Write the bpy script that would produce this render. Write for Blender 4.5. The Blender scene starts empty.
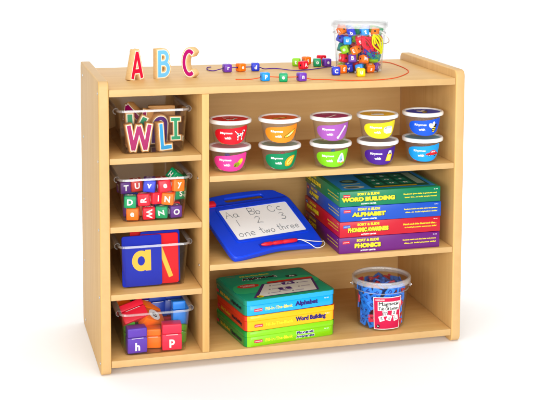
import bpy, bmesh, math, random
import numpy as np
from mathutils import Vector, Matrix, Euler

random.seed(7)
S = bpy.context.scene
COL = S.collection
PI = math.pi
R = math.radians

# ------------------------------------------------------------------ materials
def lin(h):
    h = h.lstrip('#')
    o = []
    for i in (0, 2, 4):
        c = int(h[i:i+2], 16) / 255
        o.append(c / 12.92 if c <= 0.04045 else ((c + 0.055) / 1.055) ** 2.4)
    return (o[0], o[1], o[2], 1)

_M = {}
def plain(name, h, rough=0.4, spec=0.5, var=0.06, scale=40, coat=0.0, sss=0.0):
    if name in _M: return _M[name]
    m = bpy.data.materials.new(name); m.use_nodes = True
    nt = m.node_tree; b = nt.nodes['Principled BSDF']
    c = lin(h)
    tc = nt.nodes.new('ShaderNodeTexCoord')
    nz = nt.nodes.new('ShaderNodeTexNoise'); nz.inputs['Scale'].default_value = scale; nz.inputs['Detail'].default_value = 4
    mr = nt.nodes.new('ShaderNodeMapRange')
    mr.inputs['To Min'].default_value = 1 - var; mr.inputs['To Max'].default_value = 1 + var
    mx = nt.nodes.new('ShaderNodeVectorMath'); mx.operation = 'SCALE'
    mx.inputs[0].default_value = c[:3]
    L = nt.links
    L.new(tc.outputs['Object'], nz.inputs['Vector']); L.new(nz.outputs['Fac'], mr.inputs['Value'])
    L.new(mr.outputs['Result'], mx.inputs['Scale']); L.new(mx.outputs['Vector'], b.inputs['Base Color'])
    rr = nt.nodes.new('ShaderNodeMapRange')
    rr.inputs['To Min'].default_value = max(0.02, rough - 0.06); rr.inputs['To Max'].default_value = rough + 0.06
    L.new(nz.outputs['Fac'], rr.inputs['Value']); L.new(rr.outputs['Result'], b.inputs['Roughness'])
    b.inputs['Specular IOR Level'].default_value = spec
    b.inputs['Coat Weight'].default_value = coat
    if sss:
        b.inputs['Subsurface Weight'].default_value = sss; b.inputs['Subsurface Scale'].default_value = 0.004
    _M[name] = m
    return m

def sat(h, k=1.16, v=1.0):
    c = [int(h[i:i+2], 16) for i in (1, 3, 5)]; g = 0.3 * c[0] + 0.55 * c[1] + 0.15 * c[2]
    return '#%02x%02x%02x' % tuple(max(0, min(255, int((g + (x - g) * k) * v))) for x in c)
def plastic(h): return plain('plastic_' + h, sat(h), 0.3, 0.35, 0.04, 30)
def ink(h): return plain('ink_' + h, h if h > '#f' else sat(h, 1.14, 0.93), 0.45, 0.25, 0.03, 60)
def card(h): return plain('carton_' + h, sat(h, 1.12, 0.87), 0.32, 0.35, 0.05, 12)
def tinp(h): return plain('tin_' + h, sat(h), 0.25, 0.4, 0.05, 10, coat=0.15)

def wood(name, dark, light, scale, rough=0.46, fine=0.5, bump=0.02):
    m = bpy.data.materials.new(name); m.use_nodes = True
    nt = m.node_tree; b = nt.nodes['Principled BSDF']; L = nt.links
    tc = nt.nodes.new('ShaderNodeTexCoord')
    mp = nt.nodes.new('ShaderNodeMapping'); mp.inputs['Scale'].default_value = scale
    n1 = nt.nodes.new('ShaderNodeTexNoise'); n1.inputs['Scale'].default_value = 1.0; n1.inputs['Detail'].default_value = 5; n1.inputs['Roughness'].default_value = 0.6
    n1.inputs['Distortion'].default_value = 0.4
    mp2 = nt.nodes.new('ShaderNodeMapping'); mp2.inputs['Scale'].default_value = tuple(s * 5 for s in scale)
    n2 = nt.nodes.new('ShaderNodeTexNoise'); n2.inputs['Scale'].default_value = 1.0; n2.inputs['Detail'].default_value = 3
    mix = nt.nodes.new('ShaderNodeMix'); mix.data_type = 'FLOAT'; mix.inputs[0].default_value = fine * 0.6
    cr = nt.nodes.new('ShaderNodeValToRGB')
    cr.color_ramp.elements[0].position = 0.3; cr.color_ramp.elements[0].color = lin(dark)
    cr.color_ramp.elements[1].position = 0.7; cr.color_ramp.elements[1].color = lin(light)
    L.new(tc.outputs['Object'], mp.inputs['Vector']); L.new(mp.outputs['Vector'], n1.inputs['Vector'])
    L.new(tc.outputs['Object'], mp2.inputs['Vector']); L.new(mp2.outputs['Vector'], n2.inputs['Vector'])
    L.new(n1.outputs['Fac'], mix.inputs[2]); L.new(n2.outputs['Fac'], mix.inputs[3])
    oi = nt.nodes.new('ShaderNodeObjectInfo'); mr = nt.nodes.new('ShaderNodeMapRange'); mr.inputs['To Min'].default_value = 0.955; mr.inputs['To Max'].default_value = 1.03
    sc = nt.nodes.new('ShaderNodeVectorMath'); sc.operation = 'SCALE'
    L.new(oi.outputs['Random'], mr.inputs['Value']); L.new(mr.outputs['Result'], sc.inputs['Scale'])
    L.new(mix.outputs[0], cr.inputs['Fac']); L.new(cr.outputs['Color'], sc.inputs[0]); L.new(sc.outputs['Vector'], b.inputs['Base Color'])
    bp = nt.nodes.new('ShaderNodeBump'); bp.inputs['Strength'].default_value = bump; bp.inputs['Distance'].default_value = 0.002
    L.new(mix.outputs[0], bp.inputs['Height']); L.new(bp.outputs['Normal'], b.inputs['Normal'])
    b.inputs['Roughness'].default_value = rough; b.inputs['Specular IOR Level'].default_value = 0.22
    return m

W_DARK, W_LIGHT = '#ca9d5c', '#d8b071'
WOOD_V = wood('maple_vertical_grain', W_DARK, W_LIGHT, (38, 38, 2.2))
WOOD_H = wood('maple_lengthwise_grain', W_DARK, W_LIGHT, (2.2, 38, 38))
WOOD_BACK = wood('maple_back_grain', '#cda162', '#d9b275', (2.0, 30, 30))
WOOD_BAND = wood('maple_edge_band', '#c39c67', '#caa671', (12, 12, 12))
WOOD_BLK = wood('raw_wood_block', '#b98348', '#cf9d5f', (18, 18, 60), 0.55, 0.7, 0.05)
WOOD_PALE = wood('pale_wood_block', '#d6ad71', '#e3c08a', (18, 18, 60), 0.55, 0.7, 0.05)

def clear(name, tint=(0.965, 0.965, 0.96), edge=(0.62, 0.56, 0.5), haze=0.04, spec=1.0, rough=0.06, base=0.03, power=3.5):
    """thin clear plastic: see-through, a soft sheen, darker where seen edge on"""
    m = bpy.data.materials.new(name); m.use_nodes = True
    nt = m.node_tree; L = nt.links
    for n in list(nt.nodes):
        if n.type != 'OUTPUT_MATERIAL': nt.nodes.remove(n)
    out = [n for n in nt.nodes if n.type == 'OUTPUT_MATERIAL'][0]
    tr = nt.nodes.new('ShaderNodeBsdfTransparent')
    lw = nt.nodes.new('ShaderNodeLayerWeight'); lw.inputs['Blend'].default_value = 0.5
    pw = nt.nodes.new('ShaderNodeMath'); pw.operation = 'POWER'; pw.inputs[1].default_value = power
    L.new(lw.outputs['Facing'], pw.inputs[0])
    mc = nt.nodes.new('ShaderNodeMix'); mc.data_type = 'RGBA'
    mc.inputs[6].default_value = (*tint, 1); mc.inputs[7].default_value = (*edge, 1)
    L.new(pw.outputs[0], mc.inputs[0]); L.new(mc.outputs[2], tr.inputs['Color'])
    df = nt.nodes.new('ShaderNodeBsdfDiffuse'); df.inputs['Color'].default_value = (0.9, 0.9, 0.9, 1)
    m1 = nt.nodes.new('ShaderNodeMixShader'); m1.inputs[0].default_value = haze
    L.new(tr.outputs[0], m1.inputs[1]); L.new(df.outputs[0], m1.inputs[2])
    gl = nt.nodes.new('ShaderNodeBsdfGlossy'); gl.inputs['Roughness'].default_value = rough
    ml = nt.nodes.new('ShaderNodeMath'); ml.operation = 'MULTIPLY_ADD'; ml.inputs[1].default_value = 0.5 * spec; ml.inputs[2].default_value = base
    L.new(pw.outputs[0], ml.inputs[0])
    m2 = nt.nodes.new('ShaderNodeMixShader')
    L.new(ml.outputs[0], m2.inputs[0]); L.new(m1.outputs[0], m2.inputs[1]); L.new(gl.outputs[0], m2.inputs[2])
    L.new(m2.outputs[0], out.inputs['Surface'])
    return m
CLEAR_BIN = clear('clear_bin_plastic', (0.99, 0.988, 0.98), (0.84, 0.78, 0.72), 0.003, 1.5, 0.05, 0.005, 2.8)
CLEAR_RIM = clear('clear_rim_plastic', (0.92, 0.91, 0.9), (0.6, 0.55, 0.52), 0.15, 1.0, 0.05, 0.05)
CLEAR_TUB = clear('clear_tub_plastic', (0.99, 0.99, 0.99), (0.86, 0.85, 0.84), 0.006, 1.0, 0.05, 0.005)
CLEAR_PP = clear('hazy_tub_plastic', (1, 1, 1), (0.95, 0.94, 0.92), 0.022, 0.8, 0.05, 0.006)
CLEAR_LID = clear('frosted_lid_plastic', (0.95, 0.96, 0.96), (0.88, 0.89, 0.9), 0.24)

WHITE = plain('white_plastic', '#f1f1ef', 0.3, 0.5, 0.02, 20, sss=0.2)
WHITE_INK = ink('#f6f5f2')
CREAM = ink('#f3ead6')
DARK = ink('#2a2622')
STEEL = plain('screw_steel', '#b8b8b6', 0.3, 0.6, 0.1, 90)
STEEL.node_tree.nodes['Principled BSDF'].inputs['Metallic'].default_value = 0.9
GROUND = plain('white_paper_sweep', '#f8f8f8', 0.85, 0.1, 0.004, 3)

# ------------------------------------------------------------------ mesh builder
class MB:
    def __init__(s): s.v = []; s.f = []; s.m = []; s.mats = []
    def mi(s, mat):
        if mat not in s.mats: s.mats.append(mat)
        return s.mats.index(mat)
    def add(s, vs, fs, mat, M=None):
        o = len(s.v); k = s.mi(mat)
        for p in vs:
            p = Vector(p)
            if M is not None: p = M @ p
            s.v.append(p)
        for f in fs:
            s.f.append([i + o for i in f]); s.m.append(k)
        return s
    def bm(s, b, mat, M=None):
        b.verts.index_update()
        s.add([v.co.copy() for v in b.verts], [[v.index for v in f.verts] for f in b.faces], mat, M)
        b.free(); return s
    def box(s, size, c, mat, M=None, bev=0.0, seg=2):
        b = bmesh.new(); bmesh.ops.create_cube(b, size=1)
        for v in b.verts: v.co = Vector((v.co.x * size[0] + c[0], v.co.y * size[1] + c[1], v.co.z * size[2] + c[2]))
        if bev > 0: bmesh.ops.bevel(b, geom=b.edges[:], offset=bev, segments=seg, profile=0.5, affect='EDGES')
        return s.bm(b, mat, M)
    def poly(s, pts, mapf, mat, w=0.0):
        return s.add([mapf(p[0], p[1], w) for p in pts], [list(range(len(pts)))], mat)
    def fan(s, pts, c, mapf, mat, w=0.0, rings=6):
        """filled outline tessellated in rings so that it can follow a curved surface"""
        n = len(pts); vs = [mapf(c[0], c[1], w)]; fs = []
        for k in range(1, rings + 1):
            t = k / rings
            for p in pts: vs.append(mapf(c[0] + (p[0] - c[0]) * t, c[1] + (p[1] - c[1]) * t, w))
        for i in range(n): fs.append([0, 1 + i, 1 + (i + 1) % n])
        for k in range(rings - 1):
            a = 1 + k * n; b2 = a + n
            for i in range(n): fs.append([a + i, b2 + i, b2 + (i + 1) % n, a + (i + 1) % n])
        return s.add(vs, fs, mat)
    def patch(s, pts, mapf, mat, w, step=0.0025):
        d = []
        for a, b in zip(pts, pts[1:] + pts[:1]):
            k = max(1, int(math.hypot(b[0] - a[0], b[1] - a[1]) / step))
            d += [(a[0] + (b[0] - a[0]) * i / k, a[1] + (b[1] - a[1]) * i / k) for i in range(k)]
        c = (sum(p[0] for p in d) / len(d), sum(p[1] for p in d) / len(d))
        return s.fan(d, c, mapf, mat, w, 4)
    def prism(s, pts, z0, z1, mat, M=None, bev=0.0):
        b = bmesh.new()
        vs = [b.verts.new((p[0], p[1], z0)) for p in pts]
        f = b.faces.new(vs)
        r = bmesh.ops.extrude_face_region(b, geom=[f])
        for e in r['geom']:
            if isinstance(e, bmesh.types.BMVert): e.co.z = z1
        bmesh.ops.recalc_face_normals(b, faces=b.faces[:])
        if bev > 0:
            es = [e for e in b.edges if abs(e.verts[0].co.z - e.verts[1].co.z) < 1e-7]
            bmesh.ops.bevel(b, geom=es, offset=bev, segments=3, profile=0.5, affect='EDGES')
        return s.bm(b, mat, M)
    def lathe(s, prof, mat, n=48, M=None, close=False):
        vs = []; fs = []; k = len(prof)
        for (r, z) in prof:
            for i in range(n):
                a = 2 * PI * i / n; vs.append((r * math.cos(a), r * math.sin(a), z))
        for j in range(k if close else k - 1):
            j2 = (j + 1) % k
            for i in range(n):
                fs.append([j * n + i, j * n + (i + 1) % n, j2 * n + (i + 1) % n, j2 * n + i])
        return s.add(vs, fs, mat, M)
    def disc(s, r, z, mat, n=40, M=None):
        return s.add([(r * math.cos(2 * PI * i / n), r * math.sin(2 * PI * i / n), z) for i in range(n)], [list(range(n))], mat, M)
    def tube(s, pts, r, mat, n=8, M=None, closed=False):
        pts = [Vector(p) for p in pts]; k = len(pts); vs = []; fs = []
        up = Vector((0, 0, 1)); pn = None
        for i in range(k):
            if closed: t = pts[(i + 1) % k] - pts[i - 1]
            else: t = pts[min(i + 1, k - 1)] - pts[max(i - 1, 0)]
            t.normalize()
            if pn is None:
                pn = up.cross(t)
                if pn.length < 1e-4: pn = Vector((1, 0, 0)).cross(t)
            pn = pn - t * pn.dot(t); pn.normalize(); bn = t.cross(pn)
            for j in range(n):
                a = 2 * PI * j / n; vs.append(pts[i] + (pn * math.cos(a) + bn * math.sin(a)) * r)
        for i in range(k if closed else k - 1):
            i2 = (i + 1) % k
            for j in range(n): fs.append([i * n + j, i * n + (j + 1) % n, i2 * n + (j + 1) % n, i2 * n + j])
        if not closed: fs.append(list(range(n))[::-1]); fs.append([(k - 1) * n + j for j in range(n)])
        return s.add(vs, fs, mat, M)
    def text(s, string, mapf, mat, c=(0, 0), h=None, w=None, bold=0.0, rot=0.0, lift=0.0003, shear=0.0, al='c'):
        vs, fs = glyphs(string, bold)
        x0, x1 = vs[:, 0].min(), vs[:, 0].max(); y0, y1 = vs[:, 1].min(), vs[:, 1].max()
        sx = sy = 1
        if h and w: sy = h / (y1 - y0); sx = w / (x1 - x0)
        elif h: sx = sy = h / (y1 - y0)
        else: sx = sy = w / (x1 - x0)
        cx = (x0 + x1) / 2 if al == 'c' else x0
        cr, sr = math.cos(rot), math.sin(rot); out = []
        for p in vs:
            u = (p[0] - cx) * sx; v = (p[1] - (y0 + y1) / 2) * sy; u += shear * v
            out.append(mapf(c[0] + u * cr - v * sr, c[1] + u * sr + v * cr, lift))
        return s.add(out, fs, mat)
    def build(s, name, parent=None, smooth=40):
        me = bpy.data.meshes.new(name)
        me.from_pydata([tuple(v) for v in s.v], [], s.f)
        for m in s.mats: me.materials.append(m)
        me.polygons.foreach_set('material_index', s.m)
        if smooth:
            me.polygons.foreach_set('use_smooth', [True] * len(me.polygons))
            me.set_sharp_from_angle(angle=R(smooth))
        me.update()
        o = bpy.data.objects.new(name, me); COL.objects.link(o)
        if parent is not None: o.parent = parent
        return o

_G = {}
def glyphs(string, bold):
    k = (string, bold)
    if k in _G: return _G[k]
    cu = bpy.data.curves.new('t', 'FONT'); cu.body = string; cu.size = 1; cu.offset = bold; cu.fill_mode = 'FRONT'; cu.resolution_u = 3
    ob = bpy.data.objects.new('t', cu); COL.objects.link(ob)
    bpy.context.view_layer.update()
    me = bpy.data.meshes.new_from_object(ob.evaluated_get(bpy.context.evaluated_depsgraph_get()))
    vs = np.array([v.co[:2] for v in me.vertices]); fs = [list(p.vertices) for p in me.polygons]
    bpy.data.objects.remove(ob); bpy.data.curves.remove(cu); bpy.data.meshes.remove(me)
    _G[k] = (vs, fs); return _G[k]

def flat(o, ex, ey, n):
    o, ex, ey, n = Vector(o), Vector(ex), Vector(ey), Vector(n)
    return lambda u, v, w: o + ex * u + ey * v + n * w

def ell(cx, cy, a, b, n=24, rot=0):
    c, s_ = math.cos(rot), math.sin(rot)
    return [(cx + a * math.cos(2*PI*i/n) * c - b * math.sin(2*PI*i/n) * s_, cy + a * math.cos(2*PI*i/n) * s_ + b * math.sin(2*PI*i/n) * c) for i in range(n)]
def rrect(x0, y0, x1, y1, r, n=5):
    o = []
    for (cx, cy, a0) in ((x1 - r, y1 - r, 0), (x0 + r, y1 - r, 90), (x0 + r, y0 + r, 180), (x1 - r, y0 + r, 270)):
        for i in range(n + 1):
            a = R(a0 + 90 * i / n); o.append((cx + r * math.cos(a), cy + r * math.sin(a)))
    return o
def catmull(pts, n=5, closed=True):
    o = []; k = len(pts)
    rng = range(k) if closed else range(k - 1)
    for i in rng:
        if closed: p0, p1, p2, p3 = pts[i - 1], pts[i], pts[(i + 1) % k], pts[(i + 2) % k]
        else: p0, p1, p2, p3 = pts[max(i - 1, 0)], pts[i], pts[i + 1], pts[min(i + 2, k - 1)]
        for j in range(n):
            t = j / n
            o.append(tuple(0.5 * (2*b + (c - a) * t + (2*a - 5*b + 4*c - d) * t*t + (3*b - a - 3*c + d) * t**3) for a, b, c, d in zip(p0, p1, p2, p3)))
    if not closed: o.append(tuple(pts[-1]))
    return o

# ------------------------------------------------------------------ things
def tag(o, label, cat, group=None):
    o['label'] = label; o['category'] = cat
    if group: o['group'] = group
    return o
def thing(name, label, cat, loc=(0, 0, 0), rz=0.0, group=None, rot=None):
    o = bpy.data.objects.new(name, None); COL.objects.link(o)
    o.empty_display_size = 0.02
    o.location = loc; o.rotation_euler = rot if rot else (0, 0, rz)
    return tag(o, label, cat, group)

# ------------------------------------------------------------------ unit measures (metres)
D = 0.4412; ZT = 0.7691; ZTOP = 0.7472; ZB = 0.0383
T = 0.0263; TH = 0.0187; XD = 0.2657; TD = 0.0193; TS = 0.01575
Z1, Z2, Z3, ZA, ZBB = 0.5701, 0.3918, 0.2139, 0.5110, 0.2739
YF = 0.0024

# ------------------------------------------------------------------ ground (white paper sweep)
g = MB(); prof = [(-7.0, 0.0), (3.0, 0.0)]
for i in range(1, 17):
    a = R(90 * i / 16); prof.append((3.0 + 1.5 * math.sin(a), 1.5 - 1.5 * math.cos(a)))
prof.append((4.5, 5.0))
vs = []
for (y, z) in prof: vs += [(-6, y, z), (8, y, z)]
g.add(vs, [[2*i, 2*i+1, 2*i+3, 2*i+2] for i in range(len(prof) - 1)], GROUND)
go = g.build('ground'); go['kind'] = 'structure'

# ------------------------------------------------------------------ storage unit
unit = thing('storage_shelf', 'pale maple classroom storage shelf with four cubbies at left and three wide shelves', 'shelf')
def side_panel(x0):
    m = MB()
    M = Matrix.Translation((x0, 0, 0)) @ Matrix(((0, 0, 1, 0), (1, 0, 0, 0), (0, 1, 0, 0), (0, 0, 0, 1)))
    m.prism(rrect(0, 0, D, ZT, 0.018, 7), 0, T, WOOD_V, M, bev=0.0035)
    kb = m.mi(WOOD_BAND)
    for q, f in enumerate(m.f):
        if max(m.v[i].x for i in f) - min(m.v[i].x for i in f) > 0.004: m.m[q] = kb
    return m.build('side_panel', unit, 35)
side_panel(0); side_panel(1 - T)
def board(name, x0, x1, ztop, th, y1=D - 0.008, mat=WOOD_H):
    m = MB(); e = 0.0006
    m.box((x1 - x0 - 2*e, y1 - YF, th), ((x0 + x1) / 2, (YF + y1) / 2, ztop - th / 2), mat, bev=0.0016)
    kb = m.mi(WOOD_BAND)
    for q, f in enumerate(m.f):
        if max(m.v[i].y for i in f) < YF + 0.002: m.m[q] = kb
    return m.build(name, unit, 35)
board('top_board', T, 1 - T, ZTOP, TH, D - 0.001)
board('bottom_board', T, 1 - T, ZB, TH)
for z in (Z1, Z2, Z3): board('shelf', T, XD, z, TS)
for z in (ZA, ZBB): board('shelf', XD + TD, 1 - T, z, TS)
m = MB(); m.box((TD, D - 0.008 - YF, ZTOP - TH - ZB - 0.001), (XD + TD / 2, (D - 0.008 + YF) / 2, (ZTOP - TH + ZB) / 2), WOOD_V, bev=0.0016)
m.build('divider', unit, 35)
m = MB(); m.box((1 - 2*T - 0.001, 0.006, ZTOP - TH - 0.001 - 0.02), (0.5, D - 0.0045, (ZTOP - TH + 0.02) / 2), WOOD_BACK)
m.build('back_panel', unit)
for z in (0.745 - 0.008, Z1 - 0.008, Z2 - 0.008, Z3 - 0.008, ZB - 0.008):
    for y in (0.017, 0.371):
        m = MB(); M = Matrix.Translation((0, y, z)) @ Matrix.Rotation(-PI/2, 4, 'Y')
        m.lathe([(0.0, 0.0009), (0.0012, 0.0009), (0.0014, 0.0014), (0.0034, 0.0014), (0.0038, 0.0002)], STEEL, 16, M); m.build('screw', unit)
for (y, z) in ((0.057, 0.4962), (0.0425, 0.2644)):
    m = MB(); M = Matrix.Translation((XD, y, z)) @ Matrix.Rotation(-PI/2, 4, 'Y')
    m.lathe([(0.0, 0.0009), (0.0012, 0.0009), (0.0014, 0.0014), (0.0036, 0.0014), (0.004, 0.0002)], STEEL, 16, M); m.build('screw', unit)

# ------------------------------------------------------------------ clear bins
def loft_rr(secs, n=6):
    """secs: (half width, y front, y back, z, corner radius); returns rings"""
    rings = []
    for (hw, ya, yb, z, r) in secs: rings.append([(p[0], p[1], z) for p in rrect(-hw, ya, hw, yb, r, n)])
    return rings
def bin_(z, yf, label, xc=0.147, h=0.117, depth=0.27, rz=0.0):
    t = thing('clear_bin', label, 'bin', (xc, yf, z + 0.0008), rz, 'clear plastic bins in the left cubbies')
    hb, ht, w = 0.0815, 0.0905, 0.0016
    dz = 0.006
    secs = [(hb - 0.006, 0.014, depth - 0.016, 0.0, 0.012), (hb - 0.001, 0.0085, depth - 0.010, 0.0025, 0.016), (hb, 0.008, depth - 0.009, 0.008, 0.018),
            (ht, 0.0, depth, h - 0.002, 0.020), (ht + 0.004, -0.004, depth + 0.004, h, 0.022), (ht + 0.005, -0.005, depth + 0.005, h - 0.006, 0.022),
            (ht + 0.0035, -0.0035, depth + 0.0035, h - 0.006, 0.022), (ht + 0.003, -0.003, depth + 0.003, h - 0.0017, 0.0215), (ht - w, w, depth - w, h - 0.0032, 0.019),
            (hb - w, 0.008 + w, depth - 0.009 - w, 0.009, 0.017), (hb - 0.006, 0.014 + w, depth - 0.016 - w, w, 0.012)]
    body = MB(); rim = MB()
    for lo, hi, mb, mat in ((0, 4, body, CLEAR_BIN), (3, 9, rim, CLEAR_RIM), (8, 11, body, CLEAR_BIN)):
        rings = loft_rr(secs[lo:hi]); k = len(rings[0]); vs = [p for r_ in rings for p in r_]
        fs = [[a*k + i, a*k + (i+1) % k, (a+1)*k + (i+1) % k, (a+1)*k + i] for a in range(len(rings) - 1) for i in range(k)]
        if lo == 0: fs.append(list(range(k))[::-1])
        if hi == 11: fs.append([(len(rings) - 1) * k + i for i in range(k)])
        mb.add(vs, fs, mat)
    body.build('body', t, 50)
    ro = rim.build('rim', t, 50)
    for s in (-1, 1):                                   # rolled grips along both sides
        gm = MB(); x = s * (ht + 0.0045)
        prof = [(x + s * (0.0082 * math.sin(a)), h - 0.006 + 0.008 * math.cos(a)) for a in [R(q) for q in range(-60, 200, 20)]]
        th_ = 0.0013; nn = len(prof); vs = []; fs = []
        inner = [(x + s * ((0.0082 - th_) * math.sin(R(q))), h - 0.006 + (0.008 - th_) * math.cos(R(q))) for q in range(-60, 200, 20)]
        loop = prof + inner[::-1]; k = len(loop)
        ys = [0.026, 0.028, depth * 0.5, depth - 0.03]
        for y in ys: vs += [(p[0], y, p[1]) for p in loop]
        for a in range(len(ys) - 1):
            for i in range(k): fs.append([a*k + i, a*k + (i+1) % k, (a+1)*k + (i+1) % k, (a+1)*k + i])
        fs.append(list(range(k))); fs.append([(len(ys) - 1) * k + i for i in range(k)])
        gm.add(vs, fs, CLEAR_RIM); gm.build('grip', ro, 50)
    return t
BY = {1: 0.038, 2: 0.030, 3: 0.034, 4: 0.017}
bin_(Z1, BY[1], 'clear plastic bin of wooden letters in the top cubby')
bin_(Z2, BY[2], 'clear plastic bin of coloured letter cubes in the second cubby from the top')
bin_(Z3, BY[3], 'clear plastic bin of blue and red letter boards in the third cubby')
bin_(ZB, BY[4], 'clear plastic bin of flip letter blocks in the bottom cubby')

# ------------------------------------------------------------------ wooden letters (stroke distance fields)
STRK = {
 'A': [((0.03, 0), (0.29, 1)), ((0.55, 0), (0.29, 1)), ((0.14, 0.27), (0.44, 0.27))],
 'L': [((0.06, 0), (0.06, 1)), ((0.06, 0.05), (0.48, 0.05))],
 'I': [((0.25, 0), (0.25, 1)), ((0.04, 0.06), (0.46, 0.06)), ((0.04, 0.94), (0.46, 0.94))],
 'W': [((0.04, 1), (0.2, 0.02)), ((0.2, 0.02), (0.43, 0.95)), ((0.43, 0.95), (0.66, 0.02)), ((0.66, 0.02), (0.84, 1))],
 'V': [((0.04, 1), (0.28, 0.02)), ((0.28, 0.02), (0.52, 1))],
 'Z': [((0.04, 0.95), (0.5, 0.95)), ((0.5, 0.95), (0.06, 0.05)), ((0.04, 0.05), (0.5, 0.05))],
 'E': [((0.06, 0), (0.06, 1)), ((0.06, 0.06), (0.46, 0.06)), ((0.06, 0.5), (0.42, 0.5)), ((0.06, 0.94), (0.46, 0.94))],
}
def arcs(cx, cy, rx, ry, a0, a1, n=10):
    p = [(cx + rx * math.cos(R(a0 + (a1 - a0) * i / n)), cy + ry * math.sin(R(a0 + (a1 - a0) * i / n))) for i in range(n + 1)]
    return list(zip(p[:-1], p[1:]))
STRK['B'] = [((0.06, 0), (0.06, 1)), ((0.06, 0.94), (0.26, 0.94)), ((0.06, 0.52), (0.28, 0.52)), ((0.06, 0.06), (0.28, 0.06))] + arcs(0.25, 0.73, 0.2, 0.21, -90, 90) + arcs(0.27, 0.29, 0.23, 0.23, -90, 90)
STRK['C'] = arcs(0.33, 0.5, 0.28, 0.45, 55, 305, 18)
STRK['P'] = [((0.06, 0), (0.06, 1)), ((0.06, 0.94), (0.26, 0.94)), ((0.06, 0.45), (0.26, 0.45))] + arcs(0.25, 0.695, 0.22, 0.245, -90, 90)
STRK['U'] = [((0.06, 1), (0.06, 0.3)), ((0.5, 1), (0.5, 0.3))] + arcs(0.28, 0.3, 0.22, 0.26, 180, 360)
STRK['a'] = arcs(0.3, 0.32, 0.25, 0.29, 0, 360, 24) + [((0.57, 0.66), (0.57, 0.0))]

def contours(strokes, level, hw, x0, y0, x1, y1, step=0.016):
    xs = np.arange(x0, x1 + step, step); ys = np.arange(y0, y1 + step, step)
    X, Y = np.meshgrid(xs, ys, indexing='ij'); F = np.full(X.shape, 9.0)
    for (a, b) in strokes:
        dx, dy = b[0] - a[0], b[1] - a[1]; Ls = math.hypot(dx, dy); dx /= Ls; dy /= Ls
        px, py = X - (a[0] + b[0]) / 2, Y - (a[1] + b[1]) / 2
        qx = np.abs(px * dx + py * dy) - Ls / 2 - 0.012; qy = np.abs(-px * dy + py * dx) - hw
        F = np.minimum(F, np.maximum(qx, qy) if Ls > 0.2 else np.hypot(np.maximum(qx, 0), np.maximum(qy, 0)) + np.minimum(np.maximum(qx, qy), 0))
    F = F - level + 1e-6
    seg = {}
    def pt(i, j, k):
        i2, j2 = (i + 1, j) if k == 0 else (i, j + 1)
        t = F[i, j] / (F[i, j] - F[i2, j2]); return (xs[i] + (xs[i2] - xs[i]) * t, ys[j] + (ys[j2] - ys[j]) * t)
    nxt = {}
    for i in range(len(xs) - 1):
        for j in range(len(ys) - 1):
            c = [F[i, j] < 0, F[i+1, j] < 0, F[i+1, j+1] < 0, F[i, j+1] < 0]
            n = sum(c)
            if n in (0, 4): continue
            E_ = [(i, j, 0), (i + 1, j, 1), (i, j + 1, 0), (i, j, 1)]
            for k in range(4):           # edge k joins corner k and k+1; walk keeping inside on the left
                if c[k] and not c[(k + 1) % 4]:
                    q = k
                    while True:
                        q = (q - 1) % 4
                        if not c[q] and c[(q + 1) % 4]: break
                    nxt[E_[k]] = E_[q]
    loops = []
    while nxt:
        s0 = next(iter(nxt)); cur = s0; lp = []
        while cur in nxt:
            lp.append(pt(*cur)); cur = nxt.pop(cur)
        if len(lp) > 5: loops.append(lp)
    return loops

def curve_mesh(loops, ext=0.0, bev=0.0):
    cu = bpy.data.curves.new('c', 'CURVE'); cu.dimensions = '2D'; cu.fill_mode = 'BOTH' if ext else 'FRONT'
    cu.extrude = ext; cu.bevel_depth = bev; cu.bevel_resolution = 1
    for lp in loops:
        sp = cu.splines.new('POLY'); sp.points.add(len(lp) - 1); sp.use_cyclic_u = True
        for i, p in enumerate(lp): sp.points[i].co = (p[0], p[1], 0, 1)
    ob = bpy.data.objects.new('c', cu); COL.objects.link(ob); bpy.context.view_layer.update()
    me = bpy.data.meshes.new_from_object(ob.evaluated_get(bpy.context.evaluated_depsgraph_get()))
    vs = [v.co.copy() for v in me.vertices]; fs = [list(p.vertices) for p in me.polygons]
    bpy.data.objects.remove(ob); bpy.data.curves.remove(cu); bpy.data.meshes.remove(me)
    return vs, fs

def wood_letter(ch, color, H, loc, rot, label, group, thick=0.022, wx=1.0, mat=None, hw=0.075, name='wooden_letter', lv=0.06):
    """letter body stands on z=0 centred on x, faces -y; rot is an Euler"""
    t = thing(name, label, 'letter', loc, 0, group, rot)
    st = STRK[ch]; xs = [p[0] for s_ in st for p in s_]; cx = (min(xs) + max(xs)) / 2
    ss = H / (1 + 2 * (lv + 0.012))
    bnd = (min(xs) - 0.25, -0.25, max(xs) + 0.25, 1.25)
    tr = lambda L_: [[((p[0] - cx) * ss * wx, (p[1] + lv + 0.012) * ss) for p in l] for l in L_]
    up = Matrix(((1, 0, 0, 0), (0, 0, -1, 0), (0, 1, 0, 0), (0, 0, 0, 1)))
    b = MB(); vs, fs = curve_mesh(tr(contours(st, lv, hw, *bnd)), thick / 2 - 0.001, 0.001)
    b.add(vs, fs, mat or WOOD_PALE, up); b.build('block', t, 40)
    f = MB(); vs, fs = curve_mesh(tr(contours(st, 0.036, hw, *bnd)))
    f.add(vs, fs, CREAM, Matrix.Translation((0, -thick / 2 - 0.0004, 0)) @ up)
    vs, fs = curve_mesh(tr(contours(st, 0.0, hw, *bnd)))
    f.add(vs, fs, ink(color), Matrix.Translation((0, -thick / 2 - 0.0008, 0)) @ up)
    f.build('painted_face', t, 0)
    return t
GT = 'wooden letters on top of the shelf'
wood_letter('A', '#d3123f', 0.080, (0.118, 0.176, ZTOP), (0, 0, R(31)), 'standing wooden letter A with a red face on the shelf top', GT, wx=0.88, thick=0.019)
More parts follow.
